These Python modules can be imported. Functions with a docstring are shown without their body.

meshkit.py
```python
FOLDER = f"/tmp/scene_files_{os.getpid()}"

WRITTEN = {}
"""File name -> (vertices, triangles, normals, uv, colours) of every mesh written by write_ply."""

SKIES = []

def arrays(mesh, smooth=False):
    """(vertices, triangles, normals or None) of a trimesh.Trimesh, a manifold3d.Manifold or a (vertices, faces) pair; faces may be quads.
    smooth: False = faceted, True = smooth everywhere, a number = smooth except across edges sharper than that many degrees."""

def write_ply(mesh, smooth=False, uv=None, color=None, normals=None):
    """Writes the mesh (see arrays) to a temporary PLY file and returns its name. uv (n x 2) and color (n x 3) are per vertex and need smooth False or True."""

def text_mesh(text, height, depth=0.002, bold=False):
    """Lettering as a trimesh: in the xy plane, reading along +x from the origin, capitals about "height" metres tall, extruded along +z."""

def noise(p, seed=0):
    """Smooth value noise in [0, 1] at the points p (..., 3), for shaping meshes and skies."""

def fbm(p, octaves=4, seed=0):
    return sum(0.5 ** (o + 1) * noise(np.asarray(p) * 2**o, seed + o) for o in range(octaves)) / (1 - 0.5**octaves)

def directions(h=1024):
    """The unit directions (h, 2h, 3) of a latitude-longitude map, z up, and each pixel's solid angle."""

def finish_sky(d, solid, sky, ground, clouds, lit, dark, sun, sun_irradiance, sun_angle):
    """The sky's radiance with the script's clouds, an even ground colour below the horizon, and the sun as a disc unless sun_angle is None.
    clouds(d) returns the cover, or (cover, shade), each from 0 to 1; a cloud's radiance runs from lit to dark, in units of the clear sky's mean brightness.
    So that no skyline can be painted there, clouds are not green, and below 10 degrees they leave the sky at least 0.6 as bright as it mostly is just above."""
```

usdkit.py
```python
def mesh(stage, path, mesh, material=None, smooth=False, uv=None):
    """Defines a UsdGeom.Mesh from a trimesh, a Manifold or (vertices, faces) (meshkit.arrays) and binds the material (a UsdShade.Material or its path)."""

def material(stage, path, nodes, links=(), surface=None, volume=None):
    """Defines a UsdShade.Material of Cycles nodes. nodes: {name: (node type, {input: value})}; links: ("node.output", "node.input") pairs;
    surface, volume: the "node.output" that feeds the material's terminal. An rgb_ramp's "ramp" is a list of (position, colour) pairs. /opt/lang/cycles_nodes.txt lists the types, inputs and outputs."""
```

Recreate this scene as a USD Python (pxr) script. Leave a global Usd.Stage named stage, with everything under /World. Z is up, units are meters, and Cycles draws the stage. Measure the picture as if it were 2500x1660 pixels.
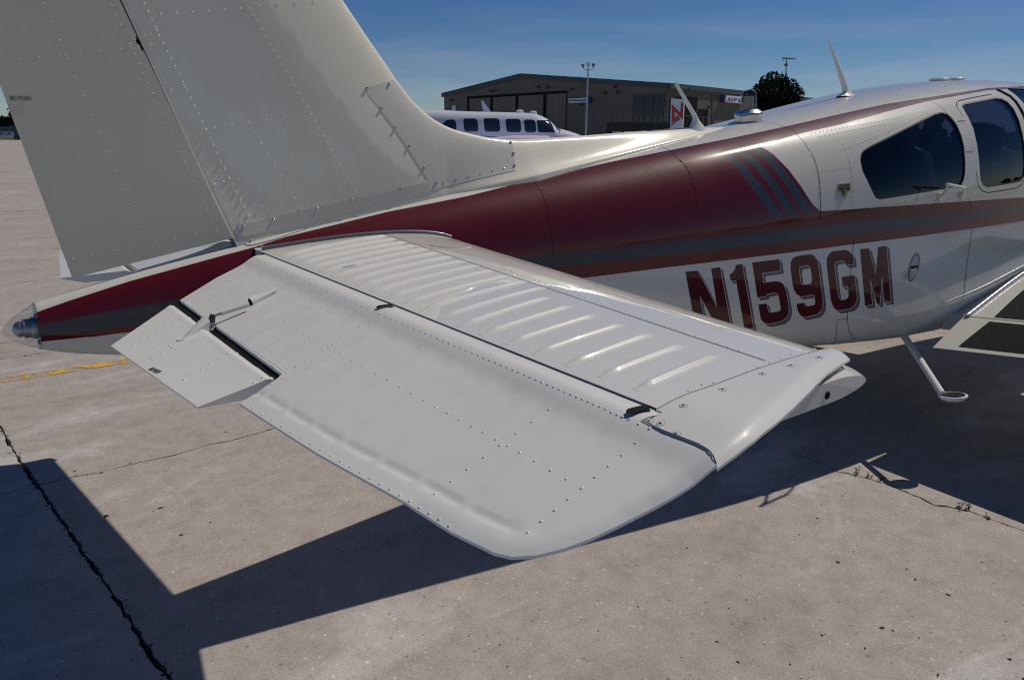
import math, random
import numpy as np, trimesh, shapely, usdkit, meshkit
from shapely.geometry import Polygon, LineString, Point, box
from shapely.ops import unary_union
from shapely import affinity
from scipy.spatial import Delaunay
from scipy.interpolate import LinearNDInterpolator, NearestNDInterpolator
from pxr import Usd, UsdGeom, UsdLux, UsdShade, Gf, Sdf, Vt

rnd = random.Random(7)
rng = np.random.default_rng(7)
stage = Usd.Stage.CreateInMemory()
UsdGeom.SetStageUpAxis(stage, UsdGeom.Tokens.z)
UsdGeom.SetStageMetersPerUnit(stage, 1.0)
UsdGeom.Xform.Define(stage, '/World')
UsdGeom.Scope.Define(stage, '/World/Looks')

# ---------------------------------------------------------------- camera, sky, sun, exposure
CAM = np.array([-0.7078, -2.3978, 1.6222])
YAW, PITCH, ROLL, FPX = 0.9478, -0.26412, 0.01117, 1858.1          # focal length in pixels of a 2500 px wide picture
EXPOSURE = -0.66
SKY_STRENGTH, SUN_INTENSITY = 0.083, 1.25
SUN_DIR = np.array([0.742, -0.075, 1.0]); SUN_DIR /= np.linalg.norm(SUN_DIR)     # towards the sun
IW, IH = 2500.0, 1660.0
fw = np.array([math.cos(PITCH) * math.cos(YAW), math.cos(PITCH) * math.sin(YAW), math.sin(PITCH)])
rt = np.cross(fw, [0, 0, 1]); rt /= np.linalg.norm(rt)
up = np.cross(rt, fw)
rt, up = math.cos(ROLL) * rt + math.sin(ROLL) * up, -math.sin(ROLL) * rt + math.cos(ROLL) * up
cam = UsdGeom.Camera.Define(stage, '/World/camera')
M4 = Gf.Matrix4d(*rt, 0, *up, 0, *(-fw), 0, *CAM, 1)
cam.AddTransformOp().Set(M4)
cam.CreateHorizontalApertureAttr(36.0); cam.CreateVerticalApertureAttr(36.0 * 679 / 1024)
cam.CreateFocalLengthAttr(FPX / IW * 36.0)
cam.CreateClippingRangeAttr(Gf.Vec2f(0.05, 5000))
cam.CreateExposureAttr(EXPOSURE)

sun_el = math.asin(SUN_DIR[2]); sun_rot = math.atan2(SUN_DIR[0], SUN_DIR[1])
usdkit.material(stage, '/World/Looks/sky_look', {
    "tc": ("texture_coordinate", {}),
    "sky": ("sky_texture", {"sky_type": "single_scattering", "sun_disc": False, "sun_elevation": sun_el, "sun_rotation": sun_rot, "altitude": 200.0, "air_density": 0.75, "aerosol_density": 0.15, "ozone_density": 3.0}),
    "map": ("mapping", {"scale": (1.0, 1.0, 9.0), "location": (0.3, 0.7, 0.35)}),
    "n": ("noise_texture", {"scale": 2.6, "detail": 6.0, "roughness": 0.6, "distortion": 0.4}),
    "r": ("rgb_ramp", {"ramp": [(0.46, (0, 0, 0)), (0.70, (0.34, 0.34, 0.34))]}),
    "sep": ("separate_xyz", {}),
    "hr": ("rgb_ramp", {"ramp": [(0.0, (1, 1, 1)), (0.09, (0.9, 0.9, 0.9)), (0.15, (0.12, 0.12, 0.12)), (0.3, (0.06, 0.06, 0.06))]}),
    "mul": ("math", {"math_type": "multiply"}),
    "mix": ("mix", {"color2": (7.5, 7.6, 9.2)}),
    "sat": ("hsv", {"saturation": 1.34, "hue": 0.509, "value": 1.0}),
    "bg": ("background_shader", {"strength": SKY_STRENGTH})},
    [("tc.generated", "map.vector"), ("map.vector", "n.vector"), ("n.fac", "r.fac"), ("tc.generated", "sep.vector"), ("sep.z", "hr.fac"),
     ("r.color", "mul.value1"), ("hr.color", "mul.value2"), ("mul.value", "mix.fac"), ("sky.color", "sat.color"), ("sat.color", "mix.color1"), ("mix.color", "bg.color")], surface="bg.background")
dome = UsdLux.DomeLight.Define(stage, '/World/sky')
UsdShade.MaterialBindingAPI.Apply(dome.GetPrim()).Bind(UsdShade.Material.Get(stage, '/World/Looks/sky_look'))
dome.GetPrim().SetCustomDataByKey('kind', 'structure')
sun = UsdLux.DistantLight.Define(stage, '/World/sun')
sun.CreateNormalizeAttr(True); sun.CreateIntensityAttr(SUN_INTENSITY); sun.CreateAngleAttr(0.53); sun.CreateColorAttr(Gf.Vec3f(1.0, 0.93, 0.815))
zx = SUN_DIR; xx = np.cross([0, 0, 1], zx); xx /= np.linalg.norm(xx); yx = np.cross(zx, xx)
sun.AddTransformOp().Set(Gf.Matrix4d(*xx, 0, *yx, 0, *zx, 0, 0, 0, 30, 1))

# ---------------------------------------------------------------- helpers
def C(x0, y0, s):
    return lambda *p: np.array([(x0 + a / s, y0 + b / s) for a, b in p])
z1, z2, z3, z4, z5, z6 = C(0, 0, 2.8), C(830, 0, 2.8), C(1660, 0, 2.8), C(0, 550, 2.8), C(830, 550, 2.8), C(1660, 550, 2.8)
n1, n2, c3, c4 = C(1640, 580, 7.84), C(1920, 580, 7.84), C(2080, 440, 5.6), C(2080, 640, 5.6)
h1, h2, l3, t4, e5, w6, r7, g8 = C(1060, 130, 5.624), C(1440, 130, 4.0724), C(0, 260, 5.225), C(0, 660, 6.534), C(400, 640, 4.2375), C(1980, 220, 4.5423), C(540, 480, 3.937), C(0, 1020, 2.45)
D = C(0, 0, 2361 / 2500)

def ray(px):
    d = fw + (px[0] - IW / 2) / FPX * rt - (px[1] - IH / 2) / FPX * up
    return d
def proj(P):
    d = np.atleast_2d(P) - CAM; z = d @ fw
    return np.stack([IW / 2 + FPX * (d @ rt) / z, IH / 2 - FPX * (d @ up) / z], 1)
def hit_axis(px, axis, val):
    d = ray(px); return CAM + d * ((val - CAM[axis]) / d[axis])
def hit(px, g, t0=0.4, t1=9.0):
    """first crossing of g(P)=0 along the sight line"""
    d = ray(px); ts = np.linspace(t0, t1, 900); v = g(CAM + ts[:, None] * d)
    k = np.nonzero(np.sign(v[1:]) != np.sign(v[:-1]))[0]
    if len(k) == 0:
        k = [int(np.argmin(np.abs(v)))]; return CAM + ts[k[0]] * d
    a, b = ts[k[0]], ts[k[0] + 1]; va = v[k[0]]
    for _ in range(40):
        m = (a + b) / 2; vm = g((CAM + m * d)[None])[0]
        if np.sign(vm) == np.sign(va): a = m
        else: b = m
    return CAM + (a + b) / 2 * d
def dens(p, step=6.0, close=False):
    p = np.asarray(p, float)
    if close: p = np.vstack([p, p[:1]])
    out = []
    for a, b in zip(p[:-1], p[1:]):
        n = max(1, int(np.linalg.norm(b - a) / step)); out += [a + (b - a) * t for t in np.arange(n) / n]
    if not close: out.append(p[-1])
    return np.array(out)

_used = {}
def named(parent, name):
    k = (parent, name); n = _used.get(k, 0); _used[k] = n + 1
    return f'{parent}/{name}' if n == 0 else f'{parent}/{name}_{n:03d}'
ORIGIN = {'/World': np.zeros(3)}
def meta(prim, label=None, category=None, group=None, kind=None):
    for k, v in (('label', label), ('category', category), ('group', group), ('kind', kind)):
        if v: prim.SetCustomDataByKey(k, v)
def thing(name, label, category, loc=(0, 0, 0), group=None):
    p = named('/World', name); x = UsdGeom.Xform.Define(stage, p); x.AddTranslateOp().Set(Gf.Vec3d(*map(float, loc)))
    ORIGIN[p] = np.array(loc, float); meta(x.GetPrim(), label, category, group); return p
def obj(name, mesh, mat, parent='/World', smooth=False, label=None, category=None, group=None, kind=None):
    """one Mesh prim; mesh: trimesh, Manifold, (V,F) or (V,F,N); world coordinates"""
    p = named(parent, name); o = ORIGIN[parent]; ORIGIN[p] = o
    if isinstance(mesh, (tuple, list)) and len(mesh) == 3:
        V, F, N = mesh
        m = UsdGeom.Mesh.Define(stage, p)
        m.CreatePointsAttr(Vt.Vec3fArray.FromNumpy((np.asarray(V) - o).astype(np.float32)))
        m.CreateFaceVertexCountsAttr(Vt.IntArray.FromNumpy(np.full(len(F), 3, np.int32)))
        m.CreateFaceVertexIndicesAttr(Vt.IntArray.FromNumpy(np.asarray(F, np.int32).ravel()))
        m.CreateSubdivisionSchemeAttr('none')
        m.CreateNormalsAttr(Vt.Vec3fArray.FromNumpy(np.asarray(N).astype(np.float32))); m.SetNormalsInterpolation('vertex')
        UsdShade.MaterialBindingAPI.Apply(m.GetPrim()).Bind(UsdShade.Material.Get(stage, mat))
    else:
        if hasattr(mesh, 'vertices'): mesh = (mesh.vertices, mesh.faces)
        V, F = np.asarray(mesh[0], float), np.asarray(mesh[1], int)
        m = usdkit.mesh(stage, p, (V - o, F), mat, smooth)
    meta(m.GetPrim(), label, category, group, kind)
    return p
def cat(*ms):
    """joins (V,F) or (V,F,N) or trimeshes"""
    Vs, Fs, Ns, n = [], [], [], 0
    for m in ms:
        if hasattr(m, 'vertices'): m = (np.asarray(m.vertices), np.asarray(m.faces))
        Vs.append(m[0]); Fs.append(np.asarray(m[1]) + n); n += len(m[0])
        if len(m) == 3: Ns.append(m[2])
    return (np.vstack(Vs), np.vstack(Fs), np.vstack(Ns)) if len(Ns) == len(ms) else (np.vstack(Vs), np.vstack(Fs))
def mirror(m):
    V = np.array(m[0]); V[:, 1] *= -1; F = np.asarray(m[1])[:, ::-1]
    if len(m) == 3:
        N = np.array(m[2]); N[:, 1] *= -1; return V, F, N
    return V, F
def boxm(size, at, rz=0):
    b = trimesh.creation.box(size); b.apply_transform(trimesh.transformations.rotation_matrix(rz, [0, 0, 1])); b.apply_translation(at); return b
def frame(d):
    d = np.asarray(d, float) / np.linalg.norm(d); a = np.array([0, 0, 1.0]) if abs(d[2]) < 0.9 else np.array([1.0, 0, 0])
    x = np.cross(a, d); x /= np.linalg.norm(x); return x, np.cross(d, x), d
def tube(pts, r, n=10, caps=True):
    pts = np.asarray(pts, float); r = np.broadcast_to(np.asarray(r, float), (len(pts),))
    V, F = [], []
    tang = np.gradient(pts, axis=0)
    x, y, _ = frame(tang[0])
    for i, p in enumerate(pts):
        t = tang[i] / np.linalg.norm(tang[i]); x = x - t * (x @ t); x /= np.linalg.norm(x); y = np.cross(t, x)
        a = np.arange(n) / n * 2 * np.pi
        V.append(p + r[i] * (np.cos(a)[:, None] * x + np.sin(a)[:, None] * y))
    V = np.vstack(V)
    for i in range(len(pts) - 1):
        for k in range(n):
            a, b, c, d = i * n + k, i * n + (k + 1) % n, (i + 1) * n + (k + 1) % n, (i + 1) * n + k
            F += [(a, b, c), (a, c, d)]
    if caps:
        V = np.vstack([V, pts[0], pts[-1]]); s, e = len(V) - 2, len(V) - 1; o = (len(pts) - 1) * n
        for k in range(n): F += [(s, (k + 1) % n, k), (e, o + k, o + (k + 1) % n)]
    return V, np.array(F)
def lathe(prof, at, axis=(0, 0, 1), n=24):
    """prof: (radius, height) pairs along the axis"""
    x, y, d = frame(axis); a = np.arange(n) / n * 2 * np.pi
    V = np.vstack([np.asarray(at) + h * d + r * (np.cos(a)[:, None] * x + np.sin(a)[:, None] * y) for r, h in prof]); F = []
    for i in range(len(prof) - 1):
        for k in range(n):
            p, q, s, t = i * n + k, i * n + (k + 1) % n, (i + 1) * n + (k + 1) % n, (i + 1) * n + k
            F += [(p, q, s), (p, s, t)]
    V = np.vstack([V, np.asarray(at) + prof[0][1] * d, np.asarray(at) + prof[-1][1] * d]); s, e = len(V) - 2, len(V) - 1; o = (len(prof) - 1) * n
    for k in range(n): F += [(s, (k + 1) % n, k), (e, o + k, o + (k + 1) % n)]
    return V, np.array(F)
def inside(poly, pts):
    return shapely.contains_xy(poly, pts[:, 0], pts[:, 1])
def tri_poly(poly, res, extra=None):
    """even triangulation of a polygon (with holes): points, triangles, boundary loops (index lists)"""
    poly = shapely.segmentize(poly, res)
    loops, P = [], []
    for ring in [poly.exterior, *poly.interiors]:
        c = np.array(ring.coords)[:-1]; keep = np.linalg.norm(c - np.roll(c, 1, 0), axis=1) > 1e-6; c = c[keep]
        loops.append(np.arange(len(c)) + sum(len(p) for p in P)); P.append(c)
    x0, y0, x1, y1 = poly.bounds
    gx, gy = np.meshgrid(np.arange(x0, x1 + res, res), np.arange(y0, y1 + res, res * 0.866)); gx = gx + (np.arange(gx.shape[0]) % 2)[:, None] * res / 2
    g = np.stack([gx.ravel(), gy.ravel()], 1); core = poly.buffer(-0.45 * res)
    if not core.is_empty: g = g[inside(core, g)]
    else: g = g[:0]
    if extra is not None:
        from scipy.spatial import cKDTree
        extra = extra[inside(poly.buffer(-.3 * res), extra)]; g = g[cKDTree(extra).query(g)[0] > res * .55] if len(g) else g; P.append(extra)
    P.append(g)
    P = np.vstack(P); T = Delaunay(P).simplices
    cen = P[T].mean(1); T = T[inside(poly, cen)]
    A = P[T]; area = (A[:, 1, 0] - A[:, 0, 0]) * (A[:, 2, 1] - A[:, 0, 1]) - (A[:, 1, 1] - A[:, 0, 1]) * (A[:, 2, 0] - A[:, 0, 0])
    T = T[np.abs(area) > 1e-10]; area = area[np.abs(area) > 1e-10]; T[area < 0] = T[area < 0][:, ::-1]
    return P, T, loops
def patch(poly, fn, res, off=0.0, depth=0.0, sign=1):
    """drapes a polygon of the surface's own (a, b) plane on the surface fn; sign turns the normal outwards; depth > 0 adds a rim"""
    out = []
    for g in getattr(poly, 'geoms', [poly]):
        if g.is_empty or g.area < 1e-7: continue
        P, T, loops = tri_poly(g, res)
        e = 1e-4
        S = fn(P); da = fn(P + [e, 0]) - fn(P - [e, 0]); db = fn(P + [0, e]) - fn(P - [0, e])
        N = np.cross(da, db) * sign; N /= np.maximum(np.linalg.norm(N, axis=1, keepdims=True), 1e-12)
        if sign < 0: T = T[:, ::-1]
        out.append((S + off * N, T, N))
        if depth:
            for lp in loops:
                a = S[lp] + off * N[lp]; b = S[lp] + (off - depth) * N[lp]; n = len(lp); nx = np.roll(np.arange(n), -1)
                tg = np.roll(a, -1, 0) - np.roll(a, 1, 0); rn = np.cross(tg, N[lp]); rn /= np.maximum(np.linalg.norm(rn, axis=1, keepdims=True), 1e-12)
                V = np.vstack([a, b]); i = np.arange(n)
                F = np.vstack([np.stack([i, i + n, nx], 1), np.stack([nx, i + n, nx + n], 1)])
                if sign < 0: F = F[:, ::-1]; rn = rn
                fnrm = np.cross(V[F[0, 1]] - V[F[0, 0]], V[F[0, 2]] - V[F[0, 0]])
                if fnrm @ rn[F[0, 0] % n] < 0: rn = -rn
                out.append((V, F, np.vstack([rn, rn])))
    return cat(*out)
def rivets(P, N, r=0.0028, h=0.5, n=7):
    """domes at P with normals N as one mesh"""
    ms = []
    a = np.arange(n) / n * 2 * np.pi
    for p, nn in zip(P, N):
        x, y, d = frame(nn); ring = np.cos(a)[:, None] * x + np.sin(a)[:, None] * y
        V = np.vstack([p - d * r * .3 + ring * r, p + d * r * h * .65 + ring * r * .72, p + d * r * h]); NN = np.vstack([ring, ring * .6 + d * .8, d]); F = []
        for k in range(n):
            k2 = (k + 1) % n; F += [(k, k2, n + k2), (k, n + k2, n + k), (n + k, n + k2, 2 * n)]
        ms.append((V, np.array(F), NN))
    return cat(*ms)
def interp(xs, ys):
    from scipy.interpolate import PchipInterpolator
    f = PchipInterpolator(xs, ys, extrapolate=True); return f

def ribbon(G, w, fn, nfn, off):
    """a narrow band along a polyline G of the surface's own plane"""
    G = np.asarray(G, float); t = np.gradient(G, axis=0); t /= np.maximum(np.linalg.norm(t, axis=1, keepdims=True), 1e-9); n = np.stack([-t[:, 1], t[:, 0]], 1) * w / 2
    N = nfn(G); V = np.vstack([fn(G + n) + N * off, fn(G - n) + N * off]); k = len(G); F = np.array([f for i in range(k - 1) for f in ((i, i + 1, k + i + 1), (i, k + i + 1, k + i))])
    c = np.cross(V[F[0, 1]] - V[F[0, 0]], V[F[0, 2]] - V[F[0, 0]])
    if c @ N[0] < 0: F = F[:, ::-1]
    return V, F, np.vstack([N, N])

# ---------------------------------------------------------------- materials
L = '/World/Looks/'
def mat(name, nodes, links=(), surface='p.BSDF', volume=None):
    usdkit.material(stage, L + name, nodes, links, surface, volume); return L + name
def plain(name, col, rough=0.5, metal=0.0, coat=0.0, spec=0.5):
    return mat(name, {"p": ("principled_bsdf", {"base_color": col, "roughness": rough, "metallic": metal, "coat_weight": coat, "coat_roughness": 0.06, "specular_ior_level": spec})})
def paint(name, col, rough=0.3, coat=0.6, dirt=0.10, bump=0.02, coat_rough=0.05, wav=6.0):
    return mat(name, {
        "g": ("geometry", {}), "n": ("noise_texture", {"scale": 3.0, "detail": 5.0, "roughness": 0.65}), "m": ("mapping", {"scale": (6.0, 1.5, 6.0)}), "n2": ("noise_texture", {"scale": 4.0, "detail": 4.0}),
        "add": ("math", {"math_type": "multiply"}), "r": ("rgb_ramp", {"ramp": [(0.15, tuple(c * (1 - 1.6 * dirt) for c in col)), (0.32, col)]}),
        "rr": ("rgb_ramp", {"ramp": [(0.3, (rough * 1.25,) * 3), (0.7, (rough * .85,) * 3)]}),
        "nb": ("noise_texture", {"scale": wav, "detail": 1.0}), "b": ("bump", {"strength": 0.25, "distance": bump * 0.1}),
        "p": ("principled_bsdf", {"base_color": col, "coat_weight": coat, "coat_roughness": coat_rough, "coat_ior": 1.5, "specular_ior_level": 0.07})},
        [("g.position", "n.vector"), ("g.position", "m.vector"), ("m.vector", "n2.vector"), ("n.fac", "add.value1"), ("n2.fac", "add.value2"), ("add.value", "r.fac"), ("r.color", "p.base_color"),
         ("n.fac", "rr.fac"), ("rr.color", "p.roughness"), ("g.position", "nb.vector"), ("nb.fac", "b.height"), ("b.normal", "p.normal"), ("b.normal", "p.coat_normal")])
WHITE = paint('white_paint', (0.58, 0.56, 0.50), 0.34, 0.8, 0.02, 0.004, 0.05)
STABW = paint('stabilizer_paint', (0.65, 0.635, 0.60), 0.30, 0.9, 0.018, 0.0015, 0.018)
ELEVW = paint('elevator_paint', (0.66, 0.65, 0.62), 0.40, 0.45, 0.018, 0.002, 0.12)
FINW = paint('fin_paint', (0.71, 0.675, 0.565), 0.42, 0.3, 0.012, 0.004, 0.12)
RUDW = paint('rudder_paint', (0.65, 0.61, 0.495), 0.5, 0.15, 0.012, 0.004, 0.2)
CREAM = paint('cream_fairing_paint', (0.58, 0.56, 0.50), 0.36, 0.5, 0.03, 0.004)
MAROON = paint('maroon_paint', (0.092, 0.0045, 0.009), 0.42, 0.8, 0.06, 0.003, 0.065)
GREYST = paint('grey_stripe_paint', (0.036, 0.044, 0.060), 0.42, 0.7, 0.06, 0.003, 0.065)
LETR = paint('letter_maroon_paint', (0.065, 0.006, 0.009), 0.35, 0.6, 0.05)
LETG = paint('letter_shadow_paint', (0.10, 0.105, 0.10), 0.35, 0.6, 0.05)
CHROME = plain('polished_metal', (0.62, 0.61, 0.59), 0.28, 1.0)
STEEL = plain('dull_metal', (0.42, 0.43, 0.42), 0.38, 0.9)
RUBBER = plain('black_rubber', (0.018, 0.018, 0.018), 0.6)
GAP = plain('dark_gap', (0.012, 0.012, 0.012), 0.8, spec=0.1)
SEAL = plain('grey_seal', (0.09, 0.095, 0.10), 0.35, coat=0.3)
BLACK = plain('black_print', (0.015, 0.015, 0.015), 0.5)
WALK = mat('walkway_grit', {"g": ("geometry", {}), "n": ("white_noise_texture", {}), "v": ("voronoi_texture", {"scale": 260.0}), "r": ("rgb_ramp", {"ramp": [(0.0, (0.012, 0.012, 0.012)), (0.6, (0.022, 0.021, 0.021)), (0.985, (0.035, 0.035, 0.035)), (1.0, (0.2, 0.2, 0.2))]}),
     "b": ("bump", {"strength": 0.8, "distance": 0.002}), "p": ("principled_bsdf", {"roughness": 0.9, "specular_ior_level": 0.08})},
     [("g.position", "v.vector"), ("v.color", "r.fac"), ("r.color", "p.base_color"), ("v.distance", "b.height"), ("b.normal", "p.normal")])
def pane(name, tint, gl=(1, 1, 1)):
    return mat(name, {"t": ("transparent_bsdf", {"color": tint}), "s": ("glossy_bsdf", {"color": gl, "roughness": 0.01}), "f": ("layer_weight", {"blend": 0.5}), "pw": ("math", {"math_type": "power", "value2": 4.0}), "ma": ("math", {"math_type": "multiply_add", "value2": 0.5, "value3": 0.03}), "m": ("mix_closure", {})},
               [("f.facing", "pw.value1"), ("pw.value", "ma.value1"), ("ma.value", "m.fac"), ("t.BSDF", "m.closure1"), ("s.BSDF", "m.closure2")], surface="m.closure")
TINT = pane('tinted_window', (0.20, 0.22, 0.32))
CLEAR = pane('clear_plastic', (0.86, 0.88, 0.90))

# ---------------------------------------------------------------- ground: apron slabs on the soil
def conc(name, c0, c1, c2):
    return mat(name, {
        "g": ("geometry", {}), "ms": ("mapping", {"scale": (0.55, 1.5, 1.0), "rotation": (0, 0, 0.15)}),
        "nl": ("noise_texture", {"scale": 1.1, "detail": 8.0, "roughness": 0.62, "distortion": 0.6}), "rl": ("rgb_ramp", {"ramp": [(0.30, c0), (0.46, c1), (0.56, c1), (0.68, c2)]}),
        "nf": ("noise_texture", {"scale": 9.0, "detail": 8.0, "roughness": 0.75}), "rf": ("rgb_ramp", {"ramp": [(0.25, (0.74, 0.74, 0.74)), (0.5, (1, 1, 1)), (0.8, (1.22, 1.22, 1.22))]}),
        "ng": ("noise_texture", {"scale": 95.0, "detail": 4.0, "roughness": 0.85}), "rg": ("rgb_ramp", {"ramp": [(0.22, (0.5, 0.5, 0.5)), (0.42, (0.9, 0.9, 0.9)), (0.58, (1.07, 1.07, 1.07)), (0.75, (1.6, 1.57, 1.5))]}),
        "v": ("voronoi_texture", {"scale": 52.0}), "rv": ("rgb_ramp", {"ramp": [(0.0, (1, 1, 1)), (0.86, (1, 1, 1)), (0.90, (1.4, 1.36, 1.3)), (0.95, (1.55, 1.53, 1.48)), (0.975, (0.6, 0.57, 0.54)), (1.0, (0.7, 0.6, 0.5))], "interpolate": True}),
        "vd": ("rgb_ramp", {"ramp": [(0.22, (1, 1, 1)), (0.36, (0, 0, 0))]}), "sx": ("separate_color", {}),
        "m1": ("mix", {"mix_type": "multiply", "fac": 1.0}), "m2": ("mix", {"mix_type": "multiply", "fac": 1.0}), "m3": ("mix", {"mix_type": "multiply"}),
        "hm": ("math", {"math_type": "multiply_add", "value2": 0.6}), "b": ("bump", {"strength": 0.55, "distance": 0.004}),
        "p": ("principled_bsdf", {"roughness": 0.86, "specular_ior_level": 0.25})},
        [("g.position", "ms.vector"), ("ms.vector", "nl.vector"), ("nl.fac", "rl.fac"), ("g.position", "nf.vector"), ("nf.fac", "rf.fac"), ("g.position", "ng.vector"), ("ng.fac", "rg.fac"),
         ("g.position", "v.vector"), ("v.color", "sx.color"), ("sx.r", "rv.fac"), ("v.distance", "vd.fac"),
         ("rl.color", "m1.color1"), ("rf.color", "m1.color2"), ("m1.color", "m2.color1"), ("rg.color", "m2.color2"), ("m2.color", "m3.color1"), ("rv.color", "m3.color2"), ("vd.color", "m3.fac"),
         ("m3.color", "p.base_color"), ("ng.fac", "hm.value1"), ("nf.fac", "hm.value3"), ("hm.value", "b.height"), ("b.normal", "p.normal")])
CONC = conc('apron_concrete', (0.275, 0.24, 0.211), (0.36, 0.319, 0.286), (0.49, 0.462, 0.45))
CONC2 = conc('apron_concrete_pale', (0.30, 0.27, 0.24), (0.39, 0.355, 0.325), (0.52, 0.50, 0.48))
SOIL = plain('joint_filler', (0.030, 0.024, 0.019), 0.95, spec=0.1)
GRASS = mat('far_grass', {"g": ("geometry", {}), "n": ("noise_texture", {"scale": 0.4, "detail": 6.0}), "r": ("rgb_ramp", {"ramp": [(0.3, (0.035, 0.05, 0.014)), (0.7, (0.075, 0.09, 0.03))]}), "p": ("principled_bsdf", {"roughness": 0.9})},
            [("g.position", "n.vector"), ("n.fac", "r.fac"), ("r.color", "p.base_color")])
def gnd(px): return hit_axis(px, 2, 0.0)[:2]
def ext(p, q, a, b):
    d = (q - p) / np.linalg.norm(q - p); return p - d * a, q + d * b
# main joints read off the photograph
JA = np.array([gnd(p) for p in g8((0, 55), (95, 215), (225, 400), (335, 560), (430, 715), (555, 895), (640, 1000), (730, 1130), (850, 1320), (935, 1450), (1010, 1568))])
JB = np.array([gnd(p) for p in np.vstack([g8((225, 400), (330, 378), (440, 350), (590, 328), (830, 265), (1060, 220), (1250, 160), (1372, 138)), D((640, 985))])])
z8 = C(1660, 1100, 2.8)
JC = np.array([gnd(p) for p in z8((690, 0), (870, 45), (1000, 100), (1080, 145), (1140, 152), (1250, 185), (1430, 230), (1550, 285), (1640, 320), (1740, 372), (1830, 382), (1980, 415), (2100, 460), (2352, 545))])
def wob(p, q, n, amp, seed):
    t = np.linspace(0, 1, n); d = (q - p); nrm = np.array([-d[1], d[0]]) / np.linalg.norm(d); P = p + t[:, None] * d
    w = (meshkit.fbm(np.c_[t * np.linalg.norm(d) * 2.5 + seed * 9.1, np.zeros(n) + .3, np.zeros(n)], 4, seed) - .5) * 2 * amp
    return P + w[:, None] * nrm
dA = (JA[-1] - JA[0]) / np.linalg.norm(JA[-1] - JA[0]); dB = np.array([-dA[1], dA[0]])
if dB[0] < 0: dB = -dB
lineA = np.vstack([wob(JA[0] - dA * 16, JA[0], 200, .012, 1)[:-1], JA, wob(JA[-1], JA[-1] + dA * 6, 60, .02, 2)[1:]])
fB = JB[-1] - JB[0]; fB /= np.linalg.norm(fB)
lineB = np.vstack([wob(JB[0] - fB * 9, JB[0], 120, .010, 3)[:-1], JB, wob(JB[-1], JB[-1] + fB * 10, 140, .012, 4)[1:]])
fC = JC[-1] - JC[0]; fC /= np.linalg.norm(fC)
lineC = np.vstack([wob(JC[0] - fC * 3.1, JC[0], 60, .012, 5)[:-1], JC, wob(JC[-1], JC[-1] + fC * 8, 90, .012, 6)[1:]])
pD = np.array([gnd(p) for p in t4((20, 1412), (680, 1322), (880, 1285), (1000, 1275))]); fD = pD[-1] - pD[0]; fD /= np.linalg.norm(fD)
lineD = np.vstack([wob(pD[0] - fD * 9, pD[0], 100, .008, 7)[:-1], pD, wob(pD[-1], pD[-1] + fD * 11, 120, .010, 8)[1:]])
def gap(line, w, seed):
    """a joint of uneven width as a polygon"""
    l = dens(line, 0.02); s = np.r_[0, np.cumsum(np.linalg.norm(np.diff(l, axis=0), axis=1))]
    t = np.gradient(l, axis=0); t /= np.linalg.norm(t, axis=1, keepdims=True); n = np.stack([-t[:, 1], t[:, 0]], 1)
    f_ = lambda q: np.clip(.15 + 1.6 * (meshkit.fbm(np.c_[s * 4, s * 0 + q, s * 0], 3, seed) - .15) * .9 + 1.3 * (meshkit.noise(np.c_[s * 38, s * 0 + q, s * 0], seed) - .5), .12, 3); a, b = w * f_(seed), w * f_(seed + 5)
    return Polygon(np.vstack([l + n * a[:, None], (l - n * b[:, None])[::-1]])).buffer(0)
others = []
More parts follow.
